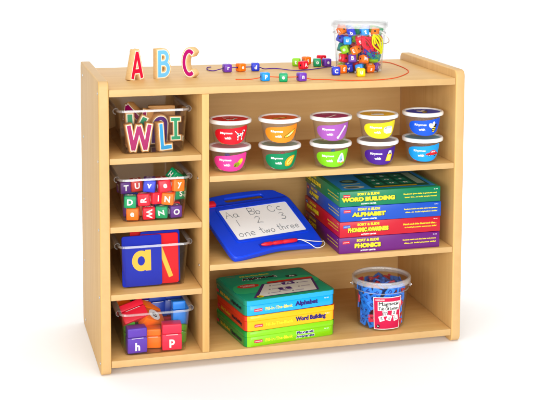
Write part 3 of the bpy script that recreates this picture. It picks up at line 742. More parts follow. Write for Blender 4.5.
# ------------------------------------------------------------------ rhyme tubs
LAB = catmull([(-87, 6), (-76, 26), (-50, 35), (0, 38), (50, 44), (82, 49), (91, 40), (90, 12), (80, -16), (60, -38), (25, -48), (-20, -47), (-58, -36), (-80, -16)], 4)
LAB = [(p[0] / 1800, p[1] / 1990) for p in LAB]
K, WH, YE = '#26221f', '#f5f3ee', '#f3cf2e'
ICON = {
 'dog': [(WH, ell(0, .15, .5, .25)), (WH, [(.3, .2), (.55, .75), (.75, .8), (.6, .1)]), (WH, ell(.72, .72, .24, .16)), (WH, [(-.5, .2), (-.35, -.75), (-.2, -.75), (-.2, .1)]), (WH, [(.25, .1), (.3, -.75), (.47, -.75), (.5, .1)]), (WH, [(-.45, .3), (-.85, .75), (-.75, .8), (-.35, .4)]), (K, ell(-.1, .25, .16, .12)), (K, ell(.62, .62, .09, .18)), (K, ell(.25, .05, .1, .1)), (K, ell(-.4, .1, .09, .12)), (K, ell(.4, -.3, .06, .14)), (K, ell(-.33, -.4, .06, .14))],
 'banana': [(K, catmull([(-1, -.55), (-.2, -.5), (.6, .1), (1.0, .75), (.5, .62), (-.2, .15), (-.75, -.2)], 4)), (YE, catmull([(-.9, -.5), (-.2, -.4), (.5, .12), (.9, .68), (.4, .5), (-.2, .06), (-.7, -.26)], 4)), ('#f7efb4', catmull([(-.5, -.38), (0, -.2), (.5, .25), (.3, .3), (-.2, -.05)], 4))],
 'pear': [('#c8cf3a', ell(.25, .1, .36, .62, 20, -.6)), ('#8f9a2a', ell(-.35, -.35, .5, .4, 20, .4)), (YE, ell(.45, .3, .24, .3, 20, -.4)), ('#5d4a20', [(-.75, -.6), (-.6, -.75), (-.35, -.3), (-.5, -.25)])],
 'taco': [('#e8a522', catmull([(-.8, -.8), (-.85, -.1), (-.3, .6), (.4, .85), (.8, .8), (.6, .2), (.3, -.5), (-.2, -.85)], 4)), ('#f7cf57', catmull([(-.6, -.55), (-.5, 0), (0, .5), (.55, .6), (.4, .1), (.1, -.4), (-.3, -.65)], 4)), ('#b0741a', [(-.4, -.4), (-.3, -.45), (.45, .4), (.35, .45)])],
 'bat': [(WH, [(-.62, -.85), (-.38, -.95), (.7, .75), (.45, .88)]), (WH, ell(.6, .85, .2, .2)), (WH, ell(-.55, -.9, .22, .22))],
 'bell': [(WH, catmull([(-.6, -.6), (-.45, .2), (-.1, .85), (.2, .85), (.5, .2), (.65, -.6)], 4)), ('#8fd0e8', catmull([(-.35, -.45), (-.2, .2), (.05, .6), (.15, .1), (.1, -.45)], 4)), ('#e79a2c', ell(-.3, -.72, .16, .14)), ('#e79a2c', ell(.35, -.72, .16, .14)), (K, ell(.05, -.2, .08, .16))],
 'roll': [(WH, rrect(-.6, -.6, .75, .6, .25)), (WH, ell(-.6, .05, .3, .5)), ('#cfd6d2', ell(.05, .48, .62, .2)), ('#8c9490', ell(-.55, .35, .12, .16))],
 'bag': [('#e8c62a', [(-.6, -.8), (.45, -.9), (.7, .3), (-.3, .4)]), ('#f4de55', [(-.45, -.6), (.3, -.7), (.5, .15), (-.22, .22)]), (WH, [(-.22, .4), (-.1, .95), (.35, .95), (.55, .32), (.42, .34), (.28, .8), (0, .8), (-.08, .38)])],
 'bee': [(K, ell(.15, -.25, .36, .58, 20, -.3)), (YE, ell(.1, -.42, .3, .11, 16, -.3)), (YE, ell(.22, -.08, .32, .1, 16, -.3)), (YE, ell(.02, -.68, .18, .08, 16, -.3)), (WH, ell(-.4, .3, .34, .5, 20, .7)), (WH, ell(.05, .62, .24, .38, 20, .1)), (K, ell(.42, .38, .22, .22))],
 'car': [('#d6262f', catmull([(-1, -.3), (-.95, 0), (-.5, .12), (-.2, .45), (.5, .5), (.7, .15), (1, .1), (1, -.3)], 3)), ('#cfe9f4', [(-.28, .14), (-.1, .36), (.15, .36), (.15, .14)]), ('#cfe9f4', [(.22, .14), (.22, .36), (.45, .36), (.55, .14)]), (K, ell(-.55, -.32, .2, .2)), (K, ell(.55, -.32, .2, .2)), (WH, ell(-.55, -.32, .08, .08)), (WH, ell(.55, -.32, .08, .08))],
}
GR = 'rhyme tubs stacked in pairs on the upper shelf'
def rhyme_tub(x, y, z, lab, lidc, icon, label, th, lidart=None):
    t = thing('rhyme_tub', label, 'tub', (x, y, z), 0, GR)
    hb, rb, rt = 0.0615, 0.0425, 0.0515
    m = MB()
    m.lathe([(0.0001, 0.0006), (rb - 0.006, 0.0006), (rb - 0.001, 0.002), (rb, 0.006), (rt, hb), (rt - 0.0011, hb), (rb - 0.0011, 0.007), (rb - 0.007, 0.002), (0.0001, 0.002)], CLEAR_PP, 56)
    m.build('body', t, 50)
    m = MB(); ro = 0.0575
    m.lathe([(0.052, hb - 0.0035), (ro - 0.002, hb - 0.0042), (ro - 0.0006, hb - 0.0035), (ro, hb - 0.001), (ro, hb + 0.0035), (ro - 0.0018, hb + 0.0062), (ro - 0.0045, hb + 0.0066), (ro - 0.0075, hb + 0.0055), (ro - 0.0085, hb + 0.003), (ro - 0.010, hb - 0.001), (0.0475, hb - 0.001)], WHITE, 64)
    lo = m.build('lid', t, 50)
    m = MB(); ri = ro - 0.0082
    m.disc(ri, hb + 0.0028, ink(lidc), 48)
    F2 = flat((0, 0, hb + 0.0028), (math.cos(th), math.sin(th), 0), (-math.sin(th), math.cos(th), 0), (0, 0, 1))
    if lidart:
        m.text('Rhymes with', F2, WHITE_INK, (-0.004, 0.028), h=0.006, bold=0.03)
        for q, (c, pts) in enumerate(ICON[lidart]):
            m.poly([(p[0] * 0.022, p[1] * 0.02 - 0.006) for p in pts], F2, ink(c), 0.0003 + 0.0002 * q)
    m.build('lid_insert', lo, 0)
    m = MB(); F = cone(rb + 0.0002, rt + 0.0002, hb, th, 0.0285)
    m.fan(LAB, (0, 0), F, ink(lab), 0.0003, 7)
    m.text('Rhymes', F, WHITE_INK, (-0.0125, 0.006), w=0.0325, h=0.0078, bold=0.03, lift=0.0006)
    m.text('with', F, WHITE_INK, (-0.0085, -0.0066), w=0.018, h=0.0072, bold=0.03, lift=0.0006)
    for q, (c, pts) in enumerate(ICON[icon]):
        m.patch([(0.0245 + p[0] * 0.0175, -0.001 + p[1] * 0.0165) for p in pts], F, ink(c), 0.0006 + 0.00012 * q)
    m.build('label', t, 0)
    return t
SP = [('dog', 'red', '#d3182b', '#ea343a', 'dog'), ('banana', 'orange', '#f08a1c', '#f06a2c', 'banana'), ('bat', 'mauve', '#a862b4', '#b23474', 'bat'), ('roll', 'yellow', '#f4da1c', '#f0bf2a', 'roll'), ('bee', 'royal blue', '#1f5ad2', '#3244c4', 'bee')]
SL = [('pear', 'pink', '#ea4a9c', '#f0b4c4'), ('taco', 'dark green', '#07875a', '#b7d0bd'), ('bell', 'lime green', '#86cf2a', '#a9c49a'), ('bag', 'dark purple', '#4a1f88', '#bfb8bf'), ('car', 'sky blue', '#27a0e8', '#8fc3d8')]
XS = [(0.3540, 0.070), (0.4900, 0.0605), (0.6315, 0.0545), (0.7660, 0.0515), (0.9010, 0.0595)]
ICN = {'dog': 'spotted dog', 'banana': 'banana', 'bat': 'white bat', 'roll': 'white roll', 'bee': 'bee', 'pear': 'pear', 'taco': 'yellow half moon', 'bell': 'small bird', 'bag': 'yellow bag', 'car': 'red car'}
for i, (x, y) in enumerate(XS):
    th = math.atan2(-0.354 - x, 3.105 + y) + R(5 if i == 0 else 9)
    a = SL[i]; b = SP[i]
    rhyme_tub(x, y, ZA + 0.0004, a[2], a[3], a[0], 'lower rhyme tub with a %s label showing a %s' % (a[1], ICN[a[0]]), th + R(random.uniform(-4, 4)))
    rhyme_tub(x + random.uniform(-.0015, .0015), y + 0.001, ZA + 0.0722, b[2], b[3], b[0], 'upper rhyme tub with a %s label showing a %s' % (b[1], ICN[b[0]]), th + R(random.uniform(-3, 3)), b[4])
# little toys inside them
def toy(i, up, dx, dy, dz, sz, color, what, label, rot=(0, 0, 0)):
    x, y = XS[i]; z = ZA + (0.0722 if up else 0.0004) + 0.003 + dz
    m = MB(); pm = plastic(color)
    if what == 'ball':
        n = 8; m.lathe([(max(0.0004, sz * math.sin(PI * k / n) * (1 + 0.12 * math.sin(3 * k))), sz - sz * math.cos(PI * k / n)) for k in range(n + 1)], pm, 16)
        m.tube([(0, 0, sz * 2 - 0.001), (0.001, 0, sz * 2 + 0.003)], 0.001, plastic('#3d7a2a'), 6)
    elif what == 'cone': m.lathe([(0.0004, 0), (sz * 0.5, 0.001), (sz * 0.42, sz), (sz * 0.1, sz * 2), (0.0004, sz * 2.05)], pm, 16)
    else:
        m.box((sz * 1.6, sz, sz * 1.1), (0, 0, sz * 0.55), pm, bev=sz * 0.2, seg=3); m.box((sz * 0.7, sz * 0.8, sz * 0.6), (sz * 0.3, 0, sz * 1.3), pm, bev=sz * 0.15, seg=2)
    o = m.build('small_toy'); o.location = (x + dx, y + dy, z); o.rotation_euler = [R(q) for q in rot]
    tag(o, label, 'toy', 'small toys inside the rhyme tubs')
toy(0, 1, -0.022, -0.022, 0, 0.011, '#e8923c', 'ball', 'orange toy in the red labelled tub')
toy(0, 1, -0.005, -0.01, 0, 0.012, '#c4382c', 'block', 'dark red toy in the red labelled tub', (0, 0, 30))
toy(0, 0, -0.012, -0.006, 0.018, 0.015, '#5a3aa0', 'block', 'purple toy showing above the pink label', (0, 0, 20))
toy(0, 0, -0.026, -0.018, 0, 0.010, '#e9c0a0', 'ball', 'pale toy in the pink labelled tub')
toy(1, 1, -0.024, -0.02, 0, 0.014, '#8c6a4a', 'cone', 'brown toy in the orange labelled tub', (0, 12, 0))
toy(1, 1, -0.006, 0.0, 0, 0.013, '#b8a284', 'block', 'tan toy in the orange labelled tub', (0, 0, 50))
toy(1, 0, -0.021, -0.02, 0, 0.014, '#efece6', 'cone', 'white toy at the left of the dark green labelled tub', (0, 10, 0))
toy(1, 0, 0.004, 0.0, 0.016, 0.015, '#c92d3a', 'block', 'red toy showing above the dark green label', (0, 0, -20))
toy(2, 1, -0.022, -0.016, 0.012, 0.012, '#8a4a2a', 'ball', 'brown toy in the mauve labelled tub')
toy(2, 1, -0.018, -0.02, 0, 0.009, '#9ad02c', 'block', 'lime toy in the mauve labelled tub', (0, 0, -20))
toy(2, 0, -0.022, -0.02, 0, 0.010, '#2c4a3a', 'block', 'dark green toy in the lime labelled tub', (0, 0, -25))
toy(2, 0, 0.004, 0.002, 0.02, 0.013, '#2a78c0', 'block', 'blue toy showing above the lime label')
toy(3, 1, -0.022, -0.018, 0.01, 0.013, '#6b6661', 'block', 'grey toy in the yellow labelled tub', (0, 20, -20))
toy(3, 1, -0.014, -0.024, 0, 0.008, '#2a9a6a', 'ball', 'green toy in the yellow labelled tub')
toy(3, 0, -0.014, -0.022, 0, 0.008, '#39a04a', 'block', 'green toy in the dark purple labelled tub', (0, 0, -15))
toy(3, 0, 0.02, -0.022, 0, 0.008, '#e8607c', 'block', 'pink toy in the dark purple labelled tub', (0, 0, 15))
toy(4, 1, -0.02, -0.014, 0.0, 0.019, '#dcc08a', 'cone', 'beige toy in the royal blue labelled tub', (0, 10, 0))
toy(4, 0, -0.026, -0.018, 0, 0.0085, '#d8232f', 'ball', 'leftmost of the red cherry toys in the sky blue labelled tub')
toy(4, 0, -0.013, -0.027, 0, 0.0085, '#d8232f', 'ball', 'frontmost of the red cherry toys in the sky blue labelled tub')
toy(4, 0, -0.018, -0.012, 0.012, 0.0085, '#e04a2a', 'ball', 'orange red cherry toy resting on the others')

# ------------------------------------------------------------------ magnetic drawing board
BO = Vector((0.3593, -0.0005, ZBB + 0.0096))
dbd = thing('drawing_board', 'blue magnetic drawing board with a white handwritten screen propped on the middle shelf', 'drawing board', BO, 0, None, (R(26.2), 0, R(16.3)))
BL = plain('blue_toy_plastic', '#0f41da', 0.3, 0.35, 0.03, 20); BL2 = plain('blue_toy_plastic_deep', '#0c2cb0', 0.3, 0.35, 0.03, 20)
out = catmull([(0.012, 0.0115), (0.06, 0.016), (0.14, 0.024), (0.21, 0.018), (0.258, 0.0115), (0.276, 0.022), (0.279, 0.08), (0.277, 0.19), (0.272, 0.222), (0.255, 0.243), (0.235, 0.257), (0.14, 0.264), (0.06, 0.260), (0.03, 0.252), (0.004, 0.226), (-0.003, 0.19), (-0.004, 0.08), (-0.002, 0.022)], 5)
hole = rrect(0.076, 0.2275, 0.206, 0.2495, 0.009, 5)
vs, fs = curve_mesh([out, hole], 0.0012, 0.0035)
m = MB(); m.add(vs, fs, BL, Matrix.Translation((0, 0, -0.0047)))
vs, fs = curve_mesh([[(0.137 + (p[0] - 0.137) * 0.992, max(p[1], 0.001) if p[1] < 0.2 else 0.2 + (p[1] - 0.2) * 0.08) for p in out]], 0.0042, 0.003)
m.add(vs, fs, BL, Matrix.Translation((0, 0, -0.0105)))
Fb = flat((0, 0, 0), (1, 0, 0), (0, 1, 0), (0, 0, 1))
m.box((0.262, 0.006, 0.004), (0.137, 0.2165, 0.0008), BL2, bev=0.0015)
fo = m.build('frame', dbd, 60)
for p in fo.data.polygons:
    if abs(p.normal.z) > 0.98: p.use_smooth = False
m = MB()                                                   # raised bezel round the screen
sx0, sx1, sy0, sy1 = 0.039, 0.256, 0.070, 0.198
oo = rrect(sx0 - 0.008, sy0 - 0.008, sx1 + 0.008, sy1 + 0.008, 0.010); ii = rrect(sx0, sy0, sx1, sy1, 0.005)
n = len(oo); vs = [(p[0], p[1], 0.0002) for p in oo] + [(p[0] * 0.97 + q[0] * 0.03, p[1] * 0.97 + q[1] * 0.03, 0.0026) for p, q in zip(oo, ii)] + [(p[0], p[1], 0.0026) for p in ii] + [(p[0], p[1], 0.0004) for p in ii]
m.add(vs, [[a*n + i, a*n + (i+1) % n, (a+1)*n + (i+1) % n, (a+1)*n + i] for a in range(3) for i in range(n)], BL); m.build('bezel', fo, 40)
m = MB(); m.prism(rrect(sx0 - 0.001, sy0 - 0.001, sx1 + 0.001, sy1 + 0.001, 0.005), 0.0003, 0.0012, plain('screen_white', '#f6f8f9', 0.3, 0.3, 0.02, 200))
so = m.build('screen', dbd, 40)
# hand-written strokes, unit cell 1 high
HW = {
 'A': ([[(0, 0), (.33, 1), (.68, 0)], [(.12, .38), (.58, .38)]], .8), 'a': ([[(.45, .5), (.2, .55), (.02, .3), (.12, .03), (.35, .06), (.46, .3), (.46, .52), (.47, .1), (.56, .0)]], .72),
 'B': ([[(.05, 0), (.05, 1)], [(.05, 1), (.45, .92), (.42, .6), (.06, .52), (.52, .42), (.5, .08), (.05, 0)]], .72), 'b': ([[(.05, 1), (.05, 0), (.05, .35), (.3, .52), (.48, .3), (.33, .02), (.06, .05)]], .68),
 'C': ([[(.62, .82), (.4, 1), (.1, .8), (.02, .4), (.2, .04), (.5, .02), (.66, .2)]], .84), 'c': ([[(.45, .46), (.25, .55), (.04, .3), (.18, .02), (.46, .08)]], .62),
 '1': ([[(.15, 1), (.12, 0)]], .5), '2': ([[(.02, .75), (.25, 1), (.5, .8), (.3, .4), (.0, .02), (.3, .08), (.6, .0)]], .8), '3': ([[(.05, .9), (.3, 1), (.5, .8), (.22, .55), (.52, .35), (.35, .02), (.0, .1)]], .8),
 'o': ([[(.25, .52), (.04, .38), (.06, .1), (.28, .0), (.46, .2), (.42, .44), (.22, .53)]], .62), 'n': ([[(.04, .5), (.05, 0), (.06, .32), (.28, .52), (.42, .36), (.42, 0)]], .6),
 'e': ([[(.05, .26), (.42, .3), (.36, .5), (.15, .5), (.03, .25), (.18, .0), (.45, .1)]], .62), 't': ([[(.2, .95), (.2, .1), (.36, .0)], [(.02, .6), (.4, .62)]], .5),
 'w': ([[(.0, .5), (.14, 0), (.3, .42), (.46, 0), (.6, .5)]], .76), 'h': ([[(.05, 1), (.05, 0), (.07, .34), (.28, .5), (.4, .32), (.4, 0)]], .6), 'r': ([[(.04, .5), (.05, 0), (.07, .34), (.2, .5), (.36, .46)]], .46), ' ': ([], .5)}
GRAPH = plain('graphite', '#676d74', 0.7, 0.1, 0.4, 700)
m = MB(); rw = random.Random(4)
def write(s_, x, y, h, xs=1.0):
    for c in s_:
        st, adv = HW[c]; jx, jy, sc = rw.uniform(-.02, .02), rw.uniform(-.05, .05), rw.uniform(.93, 1.07)
        for l in st:
            p2 = catmull([(p[0], p[1]) for p in l], 6, False) if len(l) > 3 else l
            m.tube([(x + (p[0] + jx) * h * xs * sc, y + (p[1] + jy) * h * sc, 0.0013) for p in p2], 0.0008, GRAPH, 5)
        x += adv * h * xs
write('Aa', 0.048, 0.163, 0.026, 1.15); write('Bb', 0.122, 0.163, 0.027, 1.1); write('Cc', 0.186, 0.165, 0.027, 1.15)
m.build('written_letters', so, 40); m = MB()
write('1', 0.067, 0.125, 0.028); write('2', 0.128, 0.126, 0.026, 1.1); write('3', 0.207, 0.129, 0.027, 1.1)
m.build('written_numerals', so, 40); m = MB()
write('one', 0.050, 0.082, 0.027, 1.1); write('two', 0.118, 0.083, 0.026, 1.0); write('three', 0.175, 0.085, 0.026, 0.98)
m.build('written_words', so, 40)
RP = plain('red_toy_plastic', '#d5142e', 0.25, 0.5, 0.03, 20)
m = MB(); m.box((0.030, 0.020, 0.016), (0.026, 0.2245, 0.004), RP, bev=0.006, seg=4); m.build('erase_slider', dbd, 50)
m = MB(); px0, px1, py = 0.090, 0.203, 0.036                # stylus lying in its groove
prof = [(0.0012, 0), (0.0034, 0.004), (0.0052, 0.012), (0.0056, 0.03), (0.0042, 0.034), (0.0042, 0.037), (0.0056, 0.041), (0.0056, 0.062), (0.0044, 0.066), (0.0058, 0.07), (0.0058, 0.1), (0.0046, 0.11), (0.002, 0.113), (0.0003, 0.1131)]
m.lathe(prof, RP, 20, Matrix.Translation((px0, py, 0.0055)) @ Matrix.Rotation(R(-2), 4, 'Z') @ Matrix.Rotation(R(90), 4, 'Y'))
m.build('stylus', dbd, 40)
m = MB(); m.box((0.12, 0.018, 0.0018), (0.147, 0.0355, 0.0004), BL2, bev=0.0006); m.build('stylus_groove', fo, 40)
m = MB()
cd = [(0.203, 0.032, 0.006), (0.212, 0.026, 0.009), (0.228, 0.008, 0.008), (0.243, -0.006, 0.002), (0.262, -0.008, 0.004), (0.278, 0.004, 0.002), (0.285, 0.022, -0.004), (0.281, 0.018, -0.002), (0.262, 0.012, 0.006), (0.236, 0.018, 0.008), (0.212, 0.030, 0.007)]
m.tube(catmull(cd, 6, False), 0.0011, plain('white_cord', '#eeeae2', 0.6, 0.2, 0.05, 300), 7); m.build('cord', dbd, 40)
m = MB()                                                   # rear prop foot
m.prism([(0, 0), (0.024, 0), (0.024, -0.092), (0.016, -0.108), (0.008, -0.108), (0, -0.092)], -0.006, 0.006, BL2, Matrix.Translation((0.075, 0.225, -0.012)) @ Matrix.Rotation(R(90 - 26.2), 4, 'X'), bev=0.001)
m.prism([(0, 0), (0.024, 0), (0.024, -0.092), (0.016, -0.108), (0.008, -0.108), (0, -0.092)], -0.006, 0.006, BL2, Matrix.Translation((0.18, 0.225, -0.012)) @ Matrix.Rotation(R(90 - 26.2), 4, 'X'), bev=0.001)
m.build('prop_foot', dbd, 40)

# ------------------------------------------------------------------ game boxes
GGB = 'stacked cardboard game boxes'
def gbox(z, h, color, title, tw, l1, l2, label, badge, cover=False, dx=0.0, rz=0.0, dep=0.335):
    w = 0.2925
    t = thing('game_box', label, 'game box', (0.6455 + dx, 0.0105, z), R(rz), GGB)
    m = MB(); c = card(color)
    m.box((w, dep, h - 0.0004), (w / 2, dep / 2, h / 2), c, bev=0.0012)
    m.build('carton', t, 40)
    yel = ink('#f3dc2c'); wh = WHITE_INK; sh = ink('#1d2a1c')
    for F, L_ in ((flat((0, 0, 0), (1, 0, 0), (0, 0, 1), (0, -1, 0)), w), (flat((0, dep, 0), (0, -1, 0), (0, 0, 1), (-1, 0, 0)), dep)):
        p = MB()
        p.poly([(0.010, h * 0.60), (0.030, h * 0.61), (0.030, h * 0.80), (0.010, h * 0.79)], F, ink(badge), 0.0003)
        p.text('LAKESHORE', F, wh, (0.020, h * 0.70), w=0.017, bold=0.01, lift=0.0006)
        p.text('SORT & SLIDE', F, yel, (0.082, h * 0.795), w=0.064, h=h * 0.165, bold=0.05, lift=0.0004)
        p.text(title, F, sh, (0.0835, h * 0.445), w=tw * 1.08, h=h * 0.31, bold=0.08, lift=0.0003)
        p.text(title, F, yel, (0.082, h * 0.46), w=tw * 1.08, h=h * 0.29, bold=0.075, lift=0.0006)
        p.text('ACTIVITY CENTER', F, wh, (0.083, h * 0.15), w=0.044, h=h * 0.085, bold=0.04, lift=0.0004)
        p.build('title_print', t, 0); p = MB()
        p.text(l1, F, yel, (L_ - 0.060, h * 0.60), w=0.098, h=h * 0.115, bold=0.03, lift=0.0004)
        p.text(l2, F, yel, (L_ - 0.058, h * 0.385), w=0.094, h=h * 0.115, bold=0.03, lift=0.0004)
        p.text('Gr. K-2', F, wh, (L_ - 0.014, h * 0.85), w=0.011, lift=0.0004, bold=0.02)
        p.build('tagline_print', t, 0)
    if cover:
        F = flat((0, 0, h - 0.0002), (1, 0, 0), (0, 1, 0), (0, 0, 1)); p = MB()
        q = lambda pts, col, lf: p.poly(pts, F, ink(col), lf)
        q([(0.012, 0.016), (0.284, 0.016), (0.284, 0.322), (0.012, 0.322)], '#2a90dc', 0.0004)
        q([(0.10, 0.024), (0.272, 0.024), (0.272, 0.19), (0.10, 0.19)], '#0b5a4a', 0.0007)
        q([(0.112, 0.028), (0.235, 0.028), (0.235, 0.04), (0.112, 0.04)], '#caa826', 0.0010)
        for i in range(3):
            for j in range(3):
                x, y = 0.118 + i * 0.041, 0.055 + j * 0.043
                q([(x, y), (x + 0.031, y), (x + 0.031, y + 0.032), (x, y + 0.032)], '#2c8f76', 0.0010)
                p.text('catdogsun'[i + 3 * (2 - j)], F, wh, (x + 0.0155, y + 0.016), h=0.014, bold=0.03, lift=0.0013)
        q([(0.243, 0.05), (0.266, 0.05), (0.266, 0.185), (0.243, 0.185)], '#9fb8a8', 0.0010)
        q(ell(0.055, 0.045, 0.03, 0.016), '#d5dcc8', 0.0008); q(ell(0.05, 0.043, 0.02, 0.010), '#5a6f6c', 0.0010)
        q(ell(0.062, 0.115, 0.026, 0.022), '#2b4e4a', 0.0008); q(ell(0.06, 0.118, 0.016, 0.012), '#7fa088', 0.0010)
        q([(0.03, 0.075), (0.085, 0.078), (0.085, 0.087), (0.03, 0.083)], '#c8d8a0', 0.0008)
        p.text('WORD BUILDING', F, yel, (0.15, 0.265), w=0.22, h=0.036, bold=0.06, lift=0.0008)
        p.text('SORT & SLIDE', F, yel, (0.15, 0.30), w=0.12, h=0.016, bold=0.05, lift=0.0008)
        p.text('Students learn as they sort and slide', F, wh, (0.16, 0.225), w=0.18, lift=0.0008)
        p.build('cover_print', t, 0)
    return t
hz = [ZBB + 0.0003, ZBB + 0.0448, ZBB + 0.0882, ZBB + 0.1300]; 
gbox(hz[0], 0.0440, '#6d1a78', 'PHONICS', 0.070, 'Students match and slide letter and picture', "tiles...to build phonics skills!", 'purple PHONICS game box at the bottom of its stack', '#c8283a', dx=-0.001)
gbox(hz[1], 0.0429, '#c81830', 'PHONEMIC AWARENESS', 0.108, 'Match and slide illustrated tiles...', 'to build phonemic awareness skills!', 'red PHONEMIC AWARENESS game box second from the bottom', '#2b66b8', dx=0.0005, rz=0.3)
gbox(hz[2], 0.0413, '#1d56be', 'ALPHABET', 0.090, 'Students match and slide letter and picture', 'tiles...to build alphabet skills!', 'blue ALPHABET game box under the green one', '#c8283a', dx=0.0012, rz=-0.3)
gbox(hz[3], 0.0418, '#0a8258', 'WORD BUILDING', 0.142, 'Students just slide in picture and', 'letter tiles...to build simple words!', 'green WORD BUILDING game box on top of its stack', '#c8283a', cover=True, dx=-0.0005)

# ------------------------------------------------------------------ game tins
GTN = 'stacked activity tins'
def tin(z, h, front, side, title, label, tw, cover=False, rz=8.4, two=None, dx=0.0):
    w, dep = 0.268, 0.232
    t = thing('activity_tin', label, 'tin', (0.3820 + dx, 0.0035, z), R(rz), GTN)
    cf, cs = tinp(front), tinp(side)
    def shell(m, z0, z1, grow, topface):
        """rounded-corner can: the front wall keeps its own colour, the other walls another"""
        pts = rrect(-grow, -grow, w + grow, dep + grow, 0.017, 7); n = len(pts); b = 0.0016
        ins = rrect(-grow + b, -grow + b, w + grow - b, dep + grow - b, 0.0155, 7)
        rings = [[(p[0], p[1], z0) for p in ins], [(p[0], p[1], z0 + b) for p in pts], [(p[0], p[1], z1 - b) for p in pts], [(p[0], p[1], z1) for p in ins]]
        vs = [p for r_ in rings for p in r_]
        ff, fo = [], []
        for a in range(3):
            for i in range(n):
                f = [a*n + i, a*n + (i+1) % n, (a+1)*n + (i+1) % n, (a+1)*n + i]
                mid = (pts[i][1] + pts[(i+1) % n][1]) / 2
                (ff if mid < 0.0035 and (a < 2 or not topface) else fo).append(f)
        fo.append([3*n + i for i in range(n)]); fo.append(list(range(n))[::-1])
        m.add(vs, ff, cf); m.add(vs, fo, cs)
    hl = h * 0.36
    m = MB(); shell(m, 0.0, h - hl + 0.001, -0.0008, False); m.build('base', t, 45)
    m = MB(); shell(m, h - hl, h - 0.0003, 0.0004, cover); lo = m.build('lid', t, 45)
    yel, navy = ink('#f2e22a'), ink('#2b2470')
    F = flat((0, 0.0006, 0), (1, 0, 0), (0, 0, 1), (0, -1, 0)); p = MB()
    zt = h * 0.33
    p.poly(rrect(0.026, zt - 0.004, 0.050, zt + 0.004, 0.001), F, ink('#c8324a'), 0.0004); p.text('LAKESHORE', F, WHITE_INK, (0.038, zt), w=0.020, bold=0.01, lift=0.0007)
    p.text('Fill-In-The-Blank', F, yel, (0.099, zt + 0.0005), w=0.080, h=0.0088, bold=0.02, lift=0.0004)
    if two:
        p.text(two[0], F, WHITE_INK, (0.176, zt + 0.0068), w=0.052, h=0.0095, bold=0.10, lift=0.0003); p.text(two[1], F, WHITE_INK, (0.176, zt - 0.0038), w=0.056, h=0.0092, bold=0.10, lift=0.0003)
        p.text(two[0], F, navy, (0.176, zt + 0.0068), w=0.050, h=0.0080, bold=0.035, lift=0.0006); p.text(two[1], F, navy, (0.176, zt - 0.0038), w=0.054, h=0.0080, bold=0.035, lift=0.0006)
    else: p.text(title, F, navy, (0.146 + tw / 2, zt + 0.0015), w=tw, h=0.0165, bold=0.06, lift=0.0005)
    p.build('title_print', t, 0); p = MB()
    p.text('Gr. K-1', F, WHITE_INK, (0.240, h - hl - 0.005), w=0.013, lift=0.0004, bold=0.02)
    p.build('grade_print', t, 0)
    F = flat((0.0006, dep, 0), (0, -1, 0), (0, 0, 1), (-1, 0, 0)); p = MB()
    p.text('Fill-In-The-Blank', F, ink('#e3b52c'), (0.082, zt), w=0.074, h=0.0088, bold=0.03, lift=0.0006); p.text(title, F, ink('#16202c'), (0.165, zt), w=0.076, h=0.012, bold=0.05, lift=0.0006)
    p.poly(rrect(0.016, zt - 0.004, 0.034, zt + 0.004, 0.001), F, ink('#c8324a'), 0.0006)
    p.build('side_print', t, 0)
    for yy in (0.03,):
        hm = MB(); hm.box((0.004, 0.014, 0.010), (w + 0.0012, yy, h - hl + 0.001), plain('tin_hinge', '#30505a', 0.3, 0.6, 0.1, 80), bev=0.0012); hm.build('hinge', t, 40)
    if cover:
        F = flat((0, 0, h - 0.0003), (1, 0, 0), (0, 1, 0), (0, 0, 1)); p = MB()
        q = lambda pts, col, lf: p.poly(pts, F, ink(col), lf)
        q(rrect(0.006, 0.006, w - 0.006, dep - 0.006, 0.010), '#12a17f', 0.0003)
        q(catmull([(0.012, 0.06), (0.012, 0.12), (0.06, 0.145), (0.16, 0.152), (0.25, 0.15), (0.255, 0.09), (0.12, 0.07)], 4), '#35bd86', 0.0005)
        q([(0.115, 0.118), (0.252, 0.118), (0.255, 0.132), (0.118, 0.134)], '#c8382c', 0.0008)
        q([(0.030, 0.014), (0.225, 0.014), (0.252, 0.118), (0.098, 0.120)], '#4a2f6e', 0.0008)
        q([(0.045, 0.018), (0.219, 0.018), (0.244, 0.113), (0.104, 0.115)], '#eef0ee', 0.0010)
        for (x, y, ch) in ((0.142, 0.060, 'R'), (0.168, 0.1, 'Aa')):
            q(rrect(x - 0.019, y - 0.0105, x + 0.019, y + 0.0105, 0.003), '#4d2a7a', 0.0012); p.text(ch, F, WHITE_INK, (x, y), h=0.013, bold=0.04, lift=0.0015)
        for (x, y) in ((0.118, 0.092), (0.105, 0.064), (0.2, 0.09), (0.19, 0.058), (0.16, 0.03), (0.09, 0.034), (0.125, 0.038)):
            q([(x, y), (x + 0.026, y), (x + 0.028, y + 0.006), (x + 0.002, y + 0.006)], '#b9b4c6', 0.0012); q([(x - 0.008, y + 0.001), (x - 0.003, y + 0.001), (x - 0.003, y + 0.006), (x - 0.008, y + 0.006)], '#3a2a50', 0.0012)
        p.text('Alphabet', F, WHITE_INK, (0.112, 0.176), w=0.108, h=0.028, bold=0.10, lift=0.0006); p.text('Alphabet', F, ink('#1c1a24'), (0.112, 0.176), w=0.104, h=0.025, bold=0.05, lift=0.0010)
        p.text('Fill-In-The-Blank', F, yel, (0.11, 0.205), w=0.09, h=0.011, bold=0.03, lift=0.0006); p.text('LAKESHORE', F, ink('#d4485a'), (0.04, 0.214), w=0.03, bold=0.02, lift=0.0006)
        q(ell(0.056, 0.118, 0.032, 0.017), '#c8382c', 0.0010); p.text('Magnetic', F, WHITE_INK, (0.056, 0.121), w=0.042, lift=0.0013); p.text('activity', F, WHITE_INK, (0.056, 0.113), w=0.036, lift=0.0013)
